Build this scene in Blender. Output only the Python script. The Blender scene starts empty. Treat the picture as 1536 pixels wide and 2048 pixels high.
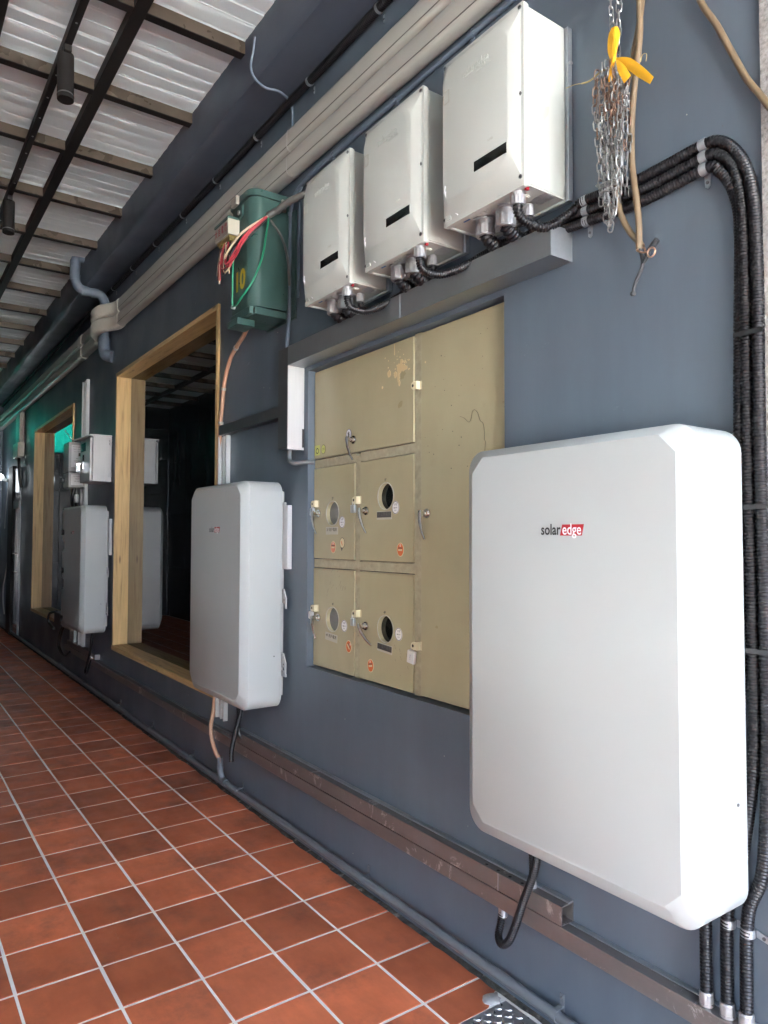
import bpy, bmesh, math, random
from mathutils import Vector, Matrix, Quaternion
random.seed(7)
S = bpy.context.scene
COL = S.collection
R = math.radians

# ------------------------------------------------------------------ camera, light, exposure
cam_data = bpy.data.cameras.new("camera")
cam = bpy.data.objects.new("camera", cam_data)
COL.objects.link(cam)
S.camera = cam
_yaw, _pitch, _roll = 0.6143914735986744, 0.0373486945226999, 0.0023990041701286466
_fw = Vector((-math.cos(_yaw) * math.cos(_pitch), math.sin(_yaw) * math.cos(_pitch), math.sin(_pitch)))
_r = _fw.cross(Vector((0, 0, 1))).normalized()
_u = _r.cross(_fw)
_rr = math.cos(_roll) * _r + math.sin(_roll) * _u
_uu = -math.sin(_roll) * _r + math.cos(_roll) * _u
_m = Matrix((_rr, _uu, -_fw)).transposed().to_4x4()
_m.translation = Vector((0, -1.7764983, 1.5402061))
cam.matrix_world = _m
cam_data.sensor_fit = 'VERTICAL'
cam_data.sensor_height = 36.0
cam_data.lens = 1433.6665 / 2048 * 36.0
cam_data.clip_start = 0.05
cam_data.clip_end = 400
S.render.resolution_x, S.render.resolution_y = 768, 1024

SUN_EL, SUN_AZ = R(60), R(12)          # sun behind the building: the passage lies in open shade
world = bpy.data.worlds.new("World")
S.world = world
world.use_nodes = True
wn = world.node_tree.nodes
wl = world.node_tree.links
bg = wn["Background"]
sky = wn.new("ShaderNodeTexSky")
sky.sky_type = 'NISHITA'
sky.sun_disc = False
sky.sun_elevation = SUN_EL
sky.sun_rotation = SUN_AZ
sky.air_density = 0.5
sky.dust_density = 6.0
sky.ozone_density = 1.0
wl.new(sky.outputs[0], bg.inputs[0])
bg.inputs[1].default_value = 0.15
sun_data = bpy.data.lights.new("sun", 'SUN')
sun_data.energy = 4.0
sun_data.angle = R(0.5)
sun_data.color = (1.0, 0.97, 0.93)
sun = bpy.data.objects.new("sun", sun_data)
COL.objects.link(sun)
_sd = Vector((math.sin(SUN_AZ) * math.cos(SUN_EL), math.cos(SUN_AZ) * math.cos(SUN_EL), math.sin(SUN_EL)))
sun.rotation_euler = _sd.to_track_quat('Z', 'Y').to_euler()
S.view_settings.view_transform = 'Standard'
S.view_settings.look = 'None'
S.view_settings.gamma = 1.0
S.view_settings.use_curve_mapping = False
S.view_settings.exposure = 5.9
S.cycles.max_bounces = 10
S.cycles.diffuse_bounces = 6
S.cycles.glossy_bounces = 4
S.cycles.caustics_reflective = False
S.cycles.caustics_refractive = False
S.cycles.sample_clamp_indirect = 8.0
S.cycles.use_denoising = True
try:
    S.cycles.denoiser = 'OPENIMAGEDENOISE'
except Exception:
    pass

# ------------------------------------------------------------------ materials
MATS = {}


def mat(name, col, rough=0.5, metal=0.0, spec=0.5, var=0.0, vscale=4.0, bump=0.0, bscale=60.0, stain=None,
        stain_scale=3.0, stain_amt=0.0, stain_lo=0.55, stain_w=0.14, rvar=0.0, stretch=None, objrand=0.0, coat=0.0, ior=None, world=False):
    m = bpy.data.materials.new(name)
    m.use_nodes = True
    nt = m.node_tree
    n, l = nt.nodes, nt.links
    b = n["Principled BSDF"]
    b.inputs["Base Color"].default_value = (*col, 1)
    b.inputs["Roughness"].default_value = rough
    b.inputs["Metallic"].default_value = metal
    b.inputs["Specular IOR Level"].default_value = spec
    if ior:
        b.inputs["IOR"].default_value = ior
    if coat:
        b.inputs["Coat Weight"].default_value = coat
        b.inputs["Coat Roughness"].default_value = 0.1
    tc = n.new("ShaderNodeTexCoord")
    vec = tc.outputs["Object"]
    if world:
        vec = n.new("ShaderNodeNewGeometry").outputs["Position"]
    if stretch:
        mp = n.new("ShaderNodeMapping")
        mp.inputs["Scale"].default_value = stretch
        l.new(vec, mp.inputs[0])
        vec = mp.outputs[0]
    cur = None
    if var or stain_amt or objrand:
        base = n.new("ShaderNodeRGB")
        base.outputs[0].default_value = (*col, 1)
        cur = base.outputs[0]
    nz = None
    if var:
        nz = n.new("ShaderNodeTexNoise")
        nz.inputs["Scale"].default_value = vscale
        nz.inputs["Detail"].default_value = 6
        nz.inputs["Roughness"].default_value = 0.6
        l.new(vec, nz.inputs["Vector"])
        mr = n.new("ShaderNodeMapRange")
        mr.inputs[1].default_value = 0.25
        mr.inputs[2].default_value = 0.75
        mr.inputs[3].default_value = 1 - var
        mr.inputs[4].default_value = 1 + var
        l.new(nz.outputs[0], mr.inputs[0])
        mx = n.new("ShaderNodeVectorMath")
        mx.operation = 'SCALE'
        l.new(cur, mx.inputs[0])
        l.new(mr.outputs[0], mx.inputs["Scale"])
        cur = mx.outputs[0]
    if objrand:
        oi = n.new("ShaderNodeObjectInfo")
        mr = n.new("ShaderNodeMapRange")
        mr.inputs[3].default_value = 1 - objrand
        mr.inputs[4].default_value = 1 + objrand
        l.new(oi.outputs["Random"], mr.inputs[0])
        mx = n.new("ShaderNodeVectorMath")
        mx.operation = 'SCALE'
        l.new(cur, mx.inputs[0])
        l.new(mr.outputs[0], mx.inputs["Scale"])
        cur = mx.outputs[0]
    if stain_amt:
        n2 = n.new("ShaderNodeTexNoise")
        n2.inputs["Scale"].default_value = stain_scale
        n2.inputs["Detail"].default_value = 9
        n2.inputs["Roughness"].default_value = 0.7
        l.new(vec, n2.inputs["Vector"])
        mr = n.new("ShaderNodeMapRange")
        mr.inputs[1].default_value = stain_lo
        mr.inputs[2].default_value = stain_lo + stain_w
        mr.interpolation_type = 'SMOOTHSTEP'
        mr.inputs[3].default_value = 0
        mr.inputs[4].default_value = stain_amt
        l.new(n2.outputs[0], mr.inputs[0])
        mx = n.new("ShaderNodeMix")
        mx.data_type = 'RGBA'
        l.new(mr.outputs[0], mx.inputs[0])
        l.new(cur, mx.inputs[6])
        mx.inputs[7].default_value = (*(stain or (0.5, 0.5, 0.5)), 1)
        cur = mx.outputs[2]
    if cur is not None:
        l.new(cur, b.inputs["Base Color"])
    if rvar:
        n3 = n.new("ShaderNodeTexNoise")
        n3.inputs["Scale"].default_value = vscale * 1.7
        n3.inputs["Detail"].default_value = 5
        l.new(vec, n3.inputs["Vector"])
        mr = n.new("ShaderNodeMapRange")
        mr.inputs[1].default_value = 0.3
        mr.inputs[2].default_value = 0.7
        mr.inputs[3].default_value = max(0.02, rough - rvar)
        mr.inputs[4].default_value = min(1, rough + rvar)
        l.new(n3.outputs[0], mr.inputs[0])
        l.new(mr.outputs[0], b.inputs["Roughness"])
    if bump:
        n4 = n.new("ShaderNodeTexNoise")
        n4.inputs["Scale"].default_value = bscale
        n4.inputs["Detail"].default_value = 4
        l.new(vec, n4.inputs["Vector"])
        bp = n.new("ShaderNodeBump")
        bp.inputs["Strength"].default_value = bump
        bp.inputs["Distance"].default_value = 0.004
        l.new(n4.outputs[0], bp.inputs["Height"])
        l.new(bp.outputs[0], b.inputs["Normal"])
    MATS[name] = m
    return m


mat("wall_paint", (0.095, 0.120, 0.147), 0.42, var=0.07, vscale=1.3, bump=0.10, bscale=26, stain=(0.30, 0.33, 0.37), stain_scale=5.5, stain_amt=0.22, stain_lo=0.66, rvar=0.10)
mat("beam_paint", (0.060, 0.072, 0.095), 0.45, var=0.10, vscale=1.7, bump=0.12, bscale=14, rvar=0.1, stain=(0.25, 0.28, 0.32), stain_scale=9, stain_amt=0.2, stain_lo=0.68)
mat("tile_clay", (0.50, 0.140, 0.064), 0.42, spec=0.30, var=0.22, vscale=4.5, bump=0.12, bscale=45, stain=(0.17, 0.072, 0.048), stain_scale=2.6, stain_amt=0.7, stain_lo=0.47, stain_w=0.25, rvar=0.12, objrand=0.24, world=True)
mat("grout", (0.80, 0.80, 0.77), 0.85, var=0.10, vscale=12, bump=0.2, bscale=90, stain=(0.36, 0.31, 0.27), stain_scale=3, stain_amt=0.6, stain_lo=0.56, stain_w=0.2)
mat("dirt_strip", (0.06, 0.06, 0.053), 0.95, var=0.6, vscale=35, bump=0.9, bscale=110, stain=(0.34, 0.33, 0.29), stain_scale=16, stain_amt=0.85, stain_lo=0.53)
mat("mortar", (0.33, 0.33, 0.32), 0.95, var=0.2, vscale=30, bump=0.6, bscale=80)
mat("concrete", (0.31, 0.325, 0.325), 0.9, var=0.12, vscale=0.8, bump=0.2, bscale=30)
mat("battery_white", (0.365, 0.390, 0.384), 0.34, var=0.012, vscale=3, stain=(0.62, 0.62, 0.60), stain_scale=5, stain_amt=0.25, stain_lo=0.70)
mat("inverter_white", (0.405, 0.423, 0.386), 0.42, var=0.02, vscale=6, bump=0.06, bscale=350, stain=(0.45, 0.44, 0.38), stain_scale=7, stain_amt=0.35, stain_lo=0.71)
mat("inverter_panel", (0.46, 0.474, 0.434), 0.33, var=0.015, vscale=6, bump=0.04, bscale=300)
mat("galvanised", (0.40, 0.43, 0.45), 0.40, metal=0.75, var=0.10, vscale=14, rvar=0.06, stain=(0.62, 0.64, 0.65), stain_scale=9, stain_amt=0.3, stain_lo=0.5, stain_w=0.3)
mat("dark_steel", (0.32, 0.338, 0.347), 0.33, metal=0.85, var=0.08, vscale=3, rvar=0.06, stain=(0.42, 0.42, 0.41), stain_scale=5, stain_amt=0.35, stain_lo=0.50, stain_w=0.3)
mat("shaded_steel", (0.12, 0.125, 0.13), 0.35, metal=0.7, var=0.1, vscale=5, stain=(0.30, 0.30, 0.30), stain_scale=6, stain_amt=0.3, stain_lo=0.52, stain_w=0.3)  # trunking steel darkened: the dim reflection at its left is put into the colour
mat("rail_steel", (0.235, 0.215, 0.205), 0.36, metal=0.7, var=0.08, vscale=2, stain=(0.36, 0.335, 0.32), stain_scale=3, stain_amt=0.4, stain_lo=0.45, stain_w=0.35)
mat("white_steel", (0.52, 0.53, 0.525), 0.38, metal=0.1, var=0.04, vscale=5, stretch=(14, 14, 1), rvar=0.06)
mat("black_plastic", (0.014, 0.014, 0.015), 0.33, var=0.2, vscale=20)
mat("black_conduit", (0.010, 0.010, 0.011), 0.36, spec=0.4, var=0.3, vscale=25, stain=(0.07, 0.07, 0.07), stain_scale=30, stain_amt=0.3, stain_lo=0.66)
mat("gland_metal", (0.45, 0.45, 0.45), 0.38, metal=0.7, var=0.12, vscale=60, rvar=0.1)
mat("chrome", (0.62, 0.62, 0.60), 0.13, metal=1.0, var=0.1, vscale=80)
mat("screw_dark", (0.16, 0.16, 0.16), 0.35, metal=0.7)
mat("cabinet_olive", (0.362, 0.320, 0.197), 0.36, var=0.06, vscale=3.2, rvar=0.09, stain=(0.22, 0.19, 0.115), stain_scale=2.3, stain_amt=0.35, stain_lo=0.60, bump=0.05, bscale=5)
mat("cabinet_frame", (0.34, 0.305, 0.205), 0.6, var=0.22, vscale=30, stain=(0.09, 0.075, 0.05), stain_scale=38, stain_amt=0.8, stain_lo=0.62, bump=0.35, bscale=120)
mat("hasp_cream", (0.62, 0.56, 0.37), 0.45, var=0.08, vscale=30)
mat("dark_gap", (0.02, 0.019, 0.015), 0.9)
mat("meter_glass", (0.010, 0.012, 0.011), 0.08, spec=0.6)
mat("meter_glass_dusty", (0.15, 0.155, 0.145), 0.25, var=0.12, vscale=16)
mat("plate_dark", (0.045, 0.042, 0.04), 0.4)
mat("plate_pale", (0.42, 0.40, 0.33), 0.45)
mat("ink_black", (0.012, 0.012, 0.012), 0.5)
mat("ink_faint", (0.10, 0.09, 0.07), 0.6)
mat("ink_navy", (0.03, 0.035, 0.13), 0.5)
mat("ink_red", (0.36, 0.012, 0.03), 0.5)
mat("sticker_white", (0.72, 0.72, 0.72), 0.4)
mat("sticker_grey", (0.55, 0.54, 0.53), 0.45)
mat("sticker_orange", (0.62, 0.13, 0.025), 0.4, var=0.08, vscale=40)
mat("sticker_salmon", (0.60, 0.20, 0.12), 0.45, var=0.1, vscale=40)
mat("sticker_cream", (0.62, 0.54, 0.33), 0.45)
mat("sticker_lime", (0.47, 0.50, 0.12), 0.45)
mat("logo_red", (0.36, 0.004, 0.010), 0.35)
mat("tape_blue", (0.03, 0.13, 0.33), 0.5)
mat("led_red", (0.30, 0.01, 0.02), 0.4)
mat("paint_splat", (0.60, 0.47, 0.25), 0.5)
mat("telecom_green", (0.042, 0.092, 0.080), 0.36, var=0.12, vscale=7, rvar=0.1, stain=(0.13, 0.20, 0.18), stain_scale=9, stain_amt=0.4, stain_lo=0.62)
mat("paint_yellow", (0.46, 0.34, 0.02), 0.5, var=0.1, vscale=40)
mat("wire_red", (0.42, 0.035, 0.05), 0.4)
mat("wire_cream", (0.60, 0.49, 0.34), 0.45)
mat("wire_green", (0.015, 0.24, 0.12), 0.4)
mat("wire_black", (0.02, 0.018, 0.016), 0.4)
mat("wire_grey", (0.105, 0.10, 0.09), 0.5)
mat("sign_metal", (0.36, 0.32, 0.27), 0.42, metal=0.3, var=0.15, vscale=30)
mat("brass", (0.50, 0.40, 0.15), 0.3, metal=0.8, var=0.2, vscale=60)
mat("box_cream", (0.44, 0.42, 0.33), 0.45)
mat("duct_beige", (0.40, 0.385, 0.34), 0.33, var=0.05, vscale=3, stretch=(0.3, 8, 8), stain=(0.24, 0.225, 0.20), stain_scale=4, stain_amt=0.35, stain_lo=0.60, rvar=0.06)
mat("elbow_beige", (0.56, 0.53, 0.45), 0.36, var=0.03, vscale=6)
mat("pipe_painted", (0.125, 0.155, 0.195), 0.4, var=0.12, vscale=18, stain=(0.36, 0.37, 0.38), stain_scale=30, stain_amt=0.4, stain_lo=0.70)
mat("pipe_grey", (0.13, 0.145, 0.155), 0.38, var=0.12, vscale=12, stain=(0.3, 0.31, 0.31), stain_scale=14, stain_amt=0.4, stain_lo=0.66)
mat("hose_peach", (0.52, 0.30, 0.19), 0.5, var=0.06, vscale=20)
mat("pvc_white", (0.50, 0.49, 0.46), 0.45, var=0.05, vscale=12)
mat("cable_brown", (0.165, 0.115, 0.065), 0.5, var=0.2, vscale=22, stain=(0.30, 0.25, 0.18), stain_scale=28, stain_amt=0.5, stain_lo=0.62)
mat("tape_black", (0.03, 0.032, 0.034), 0.55, bump=0.4, bscale=150)
mat("copper", (0.42, 0.25, 0.16), 0.4, metal=0.5, var=0.15, vscale=90)
mat("chain_steel", (0.31, 0.31, 0.295), 0.38, metal=0.85, var=0.15, vscale=40)
mat("chain_rust", (0.20, 0.125, 0.085), 0.6, metal=0.5, var=0.4, vscale=45)
mat("ribbon_yellow", (0.80, 0.42, 0.015), 0.5, var=0.06, vscale=20, bump=0.3, bscale=60)
mat("straw", (0.55, 0.42, 0.16), 0.7)
mat("frame_black", (0.016, 0.014, 0.013), 0.55, spec=0.25, var=0.2, vscale=8)
mat("purlin_bronze", (0.085, 0.066, 0.048), 0.30, metal=0.3, var=0.30, vscale=3, rvar=0.10, stain=(0.17, 0.13, 0.09), stain_scale=2.5, stain_amt=0.6, stain_lo=0.42, stain_w=0.4)
mat("roof_foil", (0.70, 0.78, 0.79), 0.42, metal=0.05, var=0.03, vscale=1.5)
mat("panel_dark", (0.030, 0.037, 0.040), 0.22, var=0.15, vscale=2, stretch=(1, 1, 0.15), rvar=0.08)
mat("bounce_panel", (0.80, 0.87, 0.86), 0.8, var=0.06, vscale=1.2, bump=0.1, bscale=20)  # added reflector: unseen near panels made pale to bounce light onto the fronts
mat("granite", (0.30, 0.285, 0.265), 0.55, var=0.45, vscale=90, bump=0.6, bscale=110, stain=(0.09, 0.085, 0.08), stain_scale=120, stain_amt=0.8, stain_lo=0.56)
mat("tread_steel", (0.40, 0.40, 0.39), 0.36, metal=0.8, var=0.2, vscale=18, rvar=0.15, stain=(0.12, 0.11, 0.10), stain_scale=10, stain_amt=0.5, stain_lo=0.57)
mat("unit_grey", (0.40, 0.40, 0.385), 0.4, var=0.04, vscale=10)
mat("door_steel", (0.16, 0.17, 0.175), 0.22, metal=0.7, var=0.1, vscale=4)
mat("glass_window", (0.004, 0.006, 0.007), 0.015, ior=2.4, spec=0.5)
mat("window_panel_glass", (0.01, 0.012, 0.012), 0.03, ior=2.0)


def streaks(name, amt, scale, stretch, light=None, lo=0.62, lamt=0.3, world=False):
    """multiply long drawn-out brush marks into a material's own colour, and a few pale scuffs"""
    m = MATS[name]
    n, l = m.node_tree.nodes, m.node_tree.links
    b = n["Principled BSDF"]
    src = b.inputs["Base Color"].links[0].from_socket
    tc = n.new("ShaderNodeTexCoord")
    mp = n.new("ShaderNodeMapping")
    mp.inputs["Scale"].default_value = stretch
    vec = n.new("ShaderNodeNewGeometry").outputs["Position"] if world else tc.outputs["Object"]
    l.new(vec, mp.inputs[0])
    nz = n.new("ShaderNodeTexNoise")
    nz.inputs["Scale"].default_value = scale
    nz.inputs["Detail"].default_value = 8
    nz.inputs["Roughness"].default_value = 0.65
    l.new(mp.outputs[0], nz.inputs["Vector"])
    mr = n.new("ShaderNodeMapRange")
    mr.inputs[1].default_value, mr.inputs[2].default_value = 0.3, 0.7
    mr.inputs[3].default_value, mr.inputs[4].default_value = 1 - amt, 1 + amt
    l.new(nz.outputs[0], mr.inputs[0])
    mx = n.new("ShaderNodeVectorMath")
    mx.operation = 'SCALE'
    l.new(src, mx.inputs[0])
    l.new(mr.outputs[0], mx.inputs["Scale"])
    cur = mx.outputs[0]
    if light:
        n2 = n.new("ShaderNodeTexNoise")
        n2.inputs["Scale"].default_value = 9
        n2.inputs["Detail"].default_value = 12
        n2.inputs["Roughness"].default_value = 0.75
        n2.inputs["Distortion"].default_value = 0.8
        l.new(vec, n2.inputs["Vector"])
        m2 = n.new("ShaderNodeMapRange")
        m2.inputs[1].default_value, m2.inputs[2].default_value = lo, lo + 0.05
        m2.inputs[3].default_value, m2.inputs[4].default_value = 0, lamt
        l.new(n2.outputs[0], m2.inputs[0])
        x = n.new("ShaderNodeMix")
        x.data_type = 'RGBA'
        l.new(m2.outputs[0], x.inputs[0])
        l.new(cur, x.inputs[6])
        x.inputs[7].default_value = (*light, 1)
        cur = x.outputs[2]
    l.new(cur, b.inputs["Base Color"])


streaks("wall_paint", 0.09, 2.2, (2.2, 2.2, 0.35), (0.23, 0.26, 0.29), 0.665, 0.5)
streaks("beam_paint", 0.12, 2.0, (0.4, 2.0, 2.0), (0.20, 0.22, 0.25), 0.68, 0.5)
streaks("rail_steel", 0.10, 2.0, (0.6, 3, 3), (0.70, 0.66, 0.63), 0.585, 0.65)
streaks("tile_clay", 0.14, 3.0, (1.0, 3.0, 1.0), (0.60, 0.46, 0.38), 0.665, 0.5, True)
streaks("cabinet_olive", 0.05, 2.0, (1.5, 1.5, 0.4), (0.50, 0.46, 0.32), 0.71, 0.5)
streaks("battery_white", 0.012, 2.0, (1.5, 1.5, 0.4), (0.33, 0.34, 0.34), 0.745, 0.35)
streaks("inverter_panel", 0.02, 4.0, (2, 2, 0.5), (0.36, 0.35, 0.31), 0.735, 0.4)
streaks("inverter_white", 0.03, 4.0, (2, 2, 0.5), (0.33, 0.32, 0.28), 0.72, 0.4)


def wood_mat(name, c1, c2):
    m = bpy.data.materials.new(name)
    m.use_nodes = True
    n, l = m.node_tree.nodes, m.node_tree.links
    b = n["Principled BSDF"]
    b.inputs["Roughness"].default_value = 0.42
    tc = n.new("ShaderNodeTexCoord")
    mp = n.new("ShaderNodeMapping")
    mp.inputs["Scale"].default_value = (1, 1, 1)
    l.new(tc.outputs["UV"], mp.inputs[0])
    w = n.new("ShaderNodeTexNoise")
    w.inputs["Scale"].default_value = 5.0
    w.inputs["Detail"].default_value = 7
    w.inputs["Distortion"].default_value = 0.6
    mp.inputs["Scale"].default_value = (9.0, 0.55, 1)
    l.new(mp.outputs[0], w.inputs["Vector"])
    cr = n.new("ShaderNodeValToRGB")
    cr.color_ramp.elements[0].position = 0.30
    cr.color_ramp.elements[0].color = (*c2, 1)
    cr.color_ramp.elements[1].position = 0.62
    cr.color_ramp.elements[1].color = (*c1, 1)
    e = cr.color_ramp.elements.new(0.44)
    e.color = (*[0.35 * a + 0.65 * b2 for a, b2 in zip(c2, c1)], 1)
    l.new(w.outputs[0], cr.inputs[0])
    # knots
    v = n.new("ShaderNodeTexVoronoi")
    v.inputs["Scale"].default_value = 1.0
    mp2 = n.new("ShaderNodeMapping")
    mp2.inputs["Scale"].default_value = (7.0, 1.6, 1)
    l.new(tc.outputs["UV"], mp2.inputs[0])
    l.new(mp2.outputs[0], v.inputs["Vector"])
    mr = n.new("ShaderNodeMapRange")
    mr.inputs[1].default_value = 0.03
    mr.inputs[2].default_value = 0.075
    mr.inputs[3].default_value = 0.75
    mr.inputs[4].default_value = 0.0
    l.new(v.outputs["Distance"], mr.inputs[0])
    mx = n.new("ShaderNodeMix")
    mx.data_type = 'RGBA'
    l.new(mr.outputs[0], mx.inputs[0])
    l.new(cr.outputs[0], mx.inputs[6])
    mx.inputs[7].default_value = (0.16, 0.075, 0.03, 1)
    l.new(mx.outputs[2], b.inputs["Base Color"])
    bp = n.new("ShaderNodeBump")
    bp.inputs["Strength"].default_value = 0.15
    bp.inputs["Distance"].default_value = 0.002
    l.new(w.outputs[0], bp.inputs["Height"])
    l.new(bp.outputs[0], b.inputs["Normal"])
    MATS[name] = m


wood_mat("pine_wood", (0.72, 0.50, 0.225), (0.47, 0.29, 0.12))


def teal_mat():
    m = bpy.data.materials.new("teal_sheet")
    m.use_nodes = True
    n, l = m.node_tree.nodes, m.node_tree.links
    out = n["Material Output"]
    b = n["Principled BSDF"]
    b.inputs["Base Color"].default_value = (0.004, 0.14, 0.10, 1)
    b.inputs["Roughness"].default_value = 0.5
    t = n.new("ShaderNodeBsdfTranslucent")
    t.inputs[0].default_value = (0.0015, 0.055, 0.038, 1)
    mx = n.new("ShaderNodeMixShader")
    mx.inputs[0].default_value = 0.8
    l.new(b.outputs[0], mx.inputs[1])
    l.new(t.outputs[0], mx.inputs[2])
    l.new(mx.outputs[0], out.inputs[0])
    MATS["teal_sheet"] = m


teal_mat()


def emit_mat(name, col, strength):
    m = bpy.data.materials.new(name)
    m.use_nodes = True
    b = m.node_tree.nodes["Principled BSDF"]
    b.inputs["Base Color"].default_value = (*col, 1)
    b.inputs["Emission Color"].default_value = (*col, 1)
    b.inputs["Emission Strength"].default_value = strength
    MATS[name] = m


emit_mat("lamp_glow", (0.92, 0.97, 1.0), 0.6)


# ------------------------------------------------------------------ mesh builder
class MB:
    def __init__(self):
        self.v, self.f = [], []

    def add(self, vs, fs):
        o = len(self.v)
        self.v += [tuple(x) for x in vs]
        self.f += [tuple(i + o for i in f) for f in fs]
        return self

    def box(self, x0, x1, y0, y1, z0, z1):
        if x0 > x1: x0, x1 = x1, x0
        if y0 > y1: y0, y1 = y1, y0
        if z0 > z1: z0, z1 = z1, z0
        vs = [(x, y, z) for x in (x0, x1) for y in (y0, y1) for z in (z0, z1)]
        fs = [(0, 1, 3, 2), (4, 6, 7, 5), (0, 4, 5, 1), (2, 3, 7, 6), (0, 2, 6, 4), (1, 5, 7, 3)]
        return self.add(vs, fs)

    def quad(self, a, b, c, d):
        return self.add([a, b, c, d], [(0, 1, 2, 3)])

    def loft(self, rings, cap0=True, cap1=True, closed=True):
        n = len(rings[0])
        vs = [p for r in rings for p in r]
        fs = []
        for k in range(len(rings) - 1):
            for i in range(n if closed else n - 1):
                j = (i + 1) % n
                fs.append((k * n + i, k * n + j, (k + 1) * n + j, (k + 1) * n + i))
        if cap0:
            fs.append(tuple(reversed(range(n))))
        if cap1:
            fs.append(tuple((len(rings) - 1) * n + i for i in range(n)))
        return self.add(vs, fs)

    def prism_y(self, pts, y0, y1):
        """outline in x,z extruded from y0 (front, smaller y) to y1"""
        return self.loft([[(x, y1, z) for x, z in pts], [(x, y0, z) for x, z in pts]])

    def prism_x(self, pts, x0, x1):
        return self.loft([[(x0, y, z) for y, z in pts], [(x1, y, z) for y, z in pts]])

    def prism_z(self, pts, z0, z1):
        return self.loft([[(x, y, z0) for x, y in pts], [(x, y, z1) for x, y in pts]])

    def cyl(self, p0, p1, r, n=12, r1=None):
        return self.tube([p0, p1], r, n, r1=r1)

    def tube(self, path, r, n=8, r1=None, radii=None, cap=True):
        P = [Vector(p) for p in path]
        T = []
        for i in range(len(P)):
            a = P[max(i - 1, 0)]
            b = P[min(i + 1, len(P) - 1)]
            d = (b - a)
            T.append(d.normalized() if d.length > 1e-9 else Vector((0, 0, 1)))
        u = T[0].orthogonal().normalized()
        rings = []
        for i in range(len(P)):
            if i:
                q = T[i - 1].rotation_difference(T[i])
                u = (q @ u)
                u = (u - T[i] * u.dot(T[i])).normalized()
            w = T[i].cross(u)
            rad = radii[i] if radii else (r if r1 is None else r + (r1 - r) * i / max(1, len(P) - 1))
            rings.append([P[i] + (u * math.cos(2 * math.pi * k / n) + w * math.sin(2 * math.pi * k / n)) * rad for k in range(n)])
        return self.loft(rings, cap, cap)

    def sphere(self, c, r, nu=10, nv=6, sc=(1, 1, 1)):
        rings = []
        for j in range(1, nv):
            t = math.pi * j / nv
            rings.append([(c[0] + sc[0] * r * math.sin(t) * math.cos(2 * math.pi * k / nu), c[1] + sc[1] * r * math.sin(t) * math.sin(2 * math.pi * k / nu), c[2] - sc[2] * r * math.cos(t)) for k in range(nu)])
        return self.loft(rings)


def mesh_from(mb, name, off=(0, 0, 0), smooth=None):
    me = bpy.data.meshes.new(name)
    me.from_pydata([(v[0] - off[0], v[1] - off[1], v[2] - off[2]) for v in mb.v], [], mb.f)
    bm = bmesh.new()
    bm.from_mesh(me)
    bmesh.ops.recalc_face_normals(bm, faces=bm.faces)
    bm.to_mesh(me)
    bm.free()
    if smooth is not None:
        me.polygons.foreach_set("use_smooth", [True] * len(me.polygons))
        me.set_sharp_from_angle(angle=R(smooth))
    me.update()
    return me


def set_mat(o, m):
    o.data.materials.append(MATS[m])


def props(o, label=None, cat=None, group=None, kind=None):
    if label: o["label"] = label
    if cat: o["category"] = cat
    if group: o["group"] = group
    if kind: o["kind"] = kind
    return o


def thing(name, label, cat, loc, group=None):
    o = bpy.data.objects.new(name, None)
    o.empty_display_size = 0.05
    COL.objects.link(o)
    o.location = loc
    return props(o, label, cat, group)


def origin(o):
    v = Vector((0, 0, 0))
    while o is not None:
        v = v + o.location
        o = o.parent
    return v


def part(name, mb, m, parent, smooth=None, bevel=0.0, label=None, segs=2):
    """world-space mesh builder -> child object of parent (no parent: top level)"""
    off = origin(parent) if parent else Vector((0, 0, 0))
    me = mesh_from(mb, name, off, smooth)
    o = bpy.data.objects.new(name, me)
    COL.objects.link(o)
    if m: set_mat(o, m)
    if parent: o.parent = parent
    if label: o["label"] = label
    if bevel:
        md = o.modifiers.new("bevel", 'BEVEL')
        md.width = bevel
        md.segments = segs
        md.limit_method = 'ANGLE'
        md.angle_limit = R(40)
        md.harden_normals = False
        if smooth is None:
            me.polygons.foreach_set("use_smooth", [True] * len(me.polygons))
            me.set_sharp_from_angle(angle=R(50))
    return o


def solo(name, mb, m, label, cat, loc=None, group=None, smooth=None, bevel=0.0, kind=None):
    """a thing that is one mesh"""
    if loc is None:
        xs = [v[0] for v in mb.v]; ys = [v[1] for v in mb.v]; zs = [v[2] for v in mb.v]
        loc = ((min(xs) + max(xs)) / 2, (min(ys) + max(ys)) / 2, min(zs))
    me = mesh_from(mb, name, loc, smooth)
    o = bpy.data.objects.new(name, me)
    COL.objects.link(o)
    o.location = loc
    set_mat(o, m)
    if bevel:
        md = o.modifiers.new("bevel", 'BEVEL')
        md.width = bevel
        md.segments = 2
        md.limit_method = 'ANGLE'
        md.angle_limit = R(40)
    return props(o, label, cat, group, kind)


def copy_tree(o, parent=None):
    c = o.copy()
    COL.objects.link(c)
    if parent is not None:
        c.parent = parent
    for ch in list(o.children):
        copy_tree(ch, c)
    return c


def rrect(x0, x1, z0, z1, r, n=6):
    pts = []
    for cx, cz, a0 in ((x1 - r, z1 - r, 0), (x0 + r, z1 - r, 90), (x0 + r, z0 + r, 180), (x1 - r, z0 + r, 270)):
        for k in range(n + 1):
            a = R(a0 + 90 * k / n)
            pts.append((cx + r * math.cos(a), cz + r * math.sin(a)))
    return pts


def circ(cx, cz, r, n=24, rz=None):
    return [(cx + r * math.cos(2 * math.pi * k / n), cz + (rz or r) * math.sin(2 * math.pi * k / n)) for k in range(n)]


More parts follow.
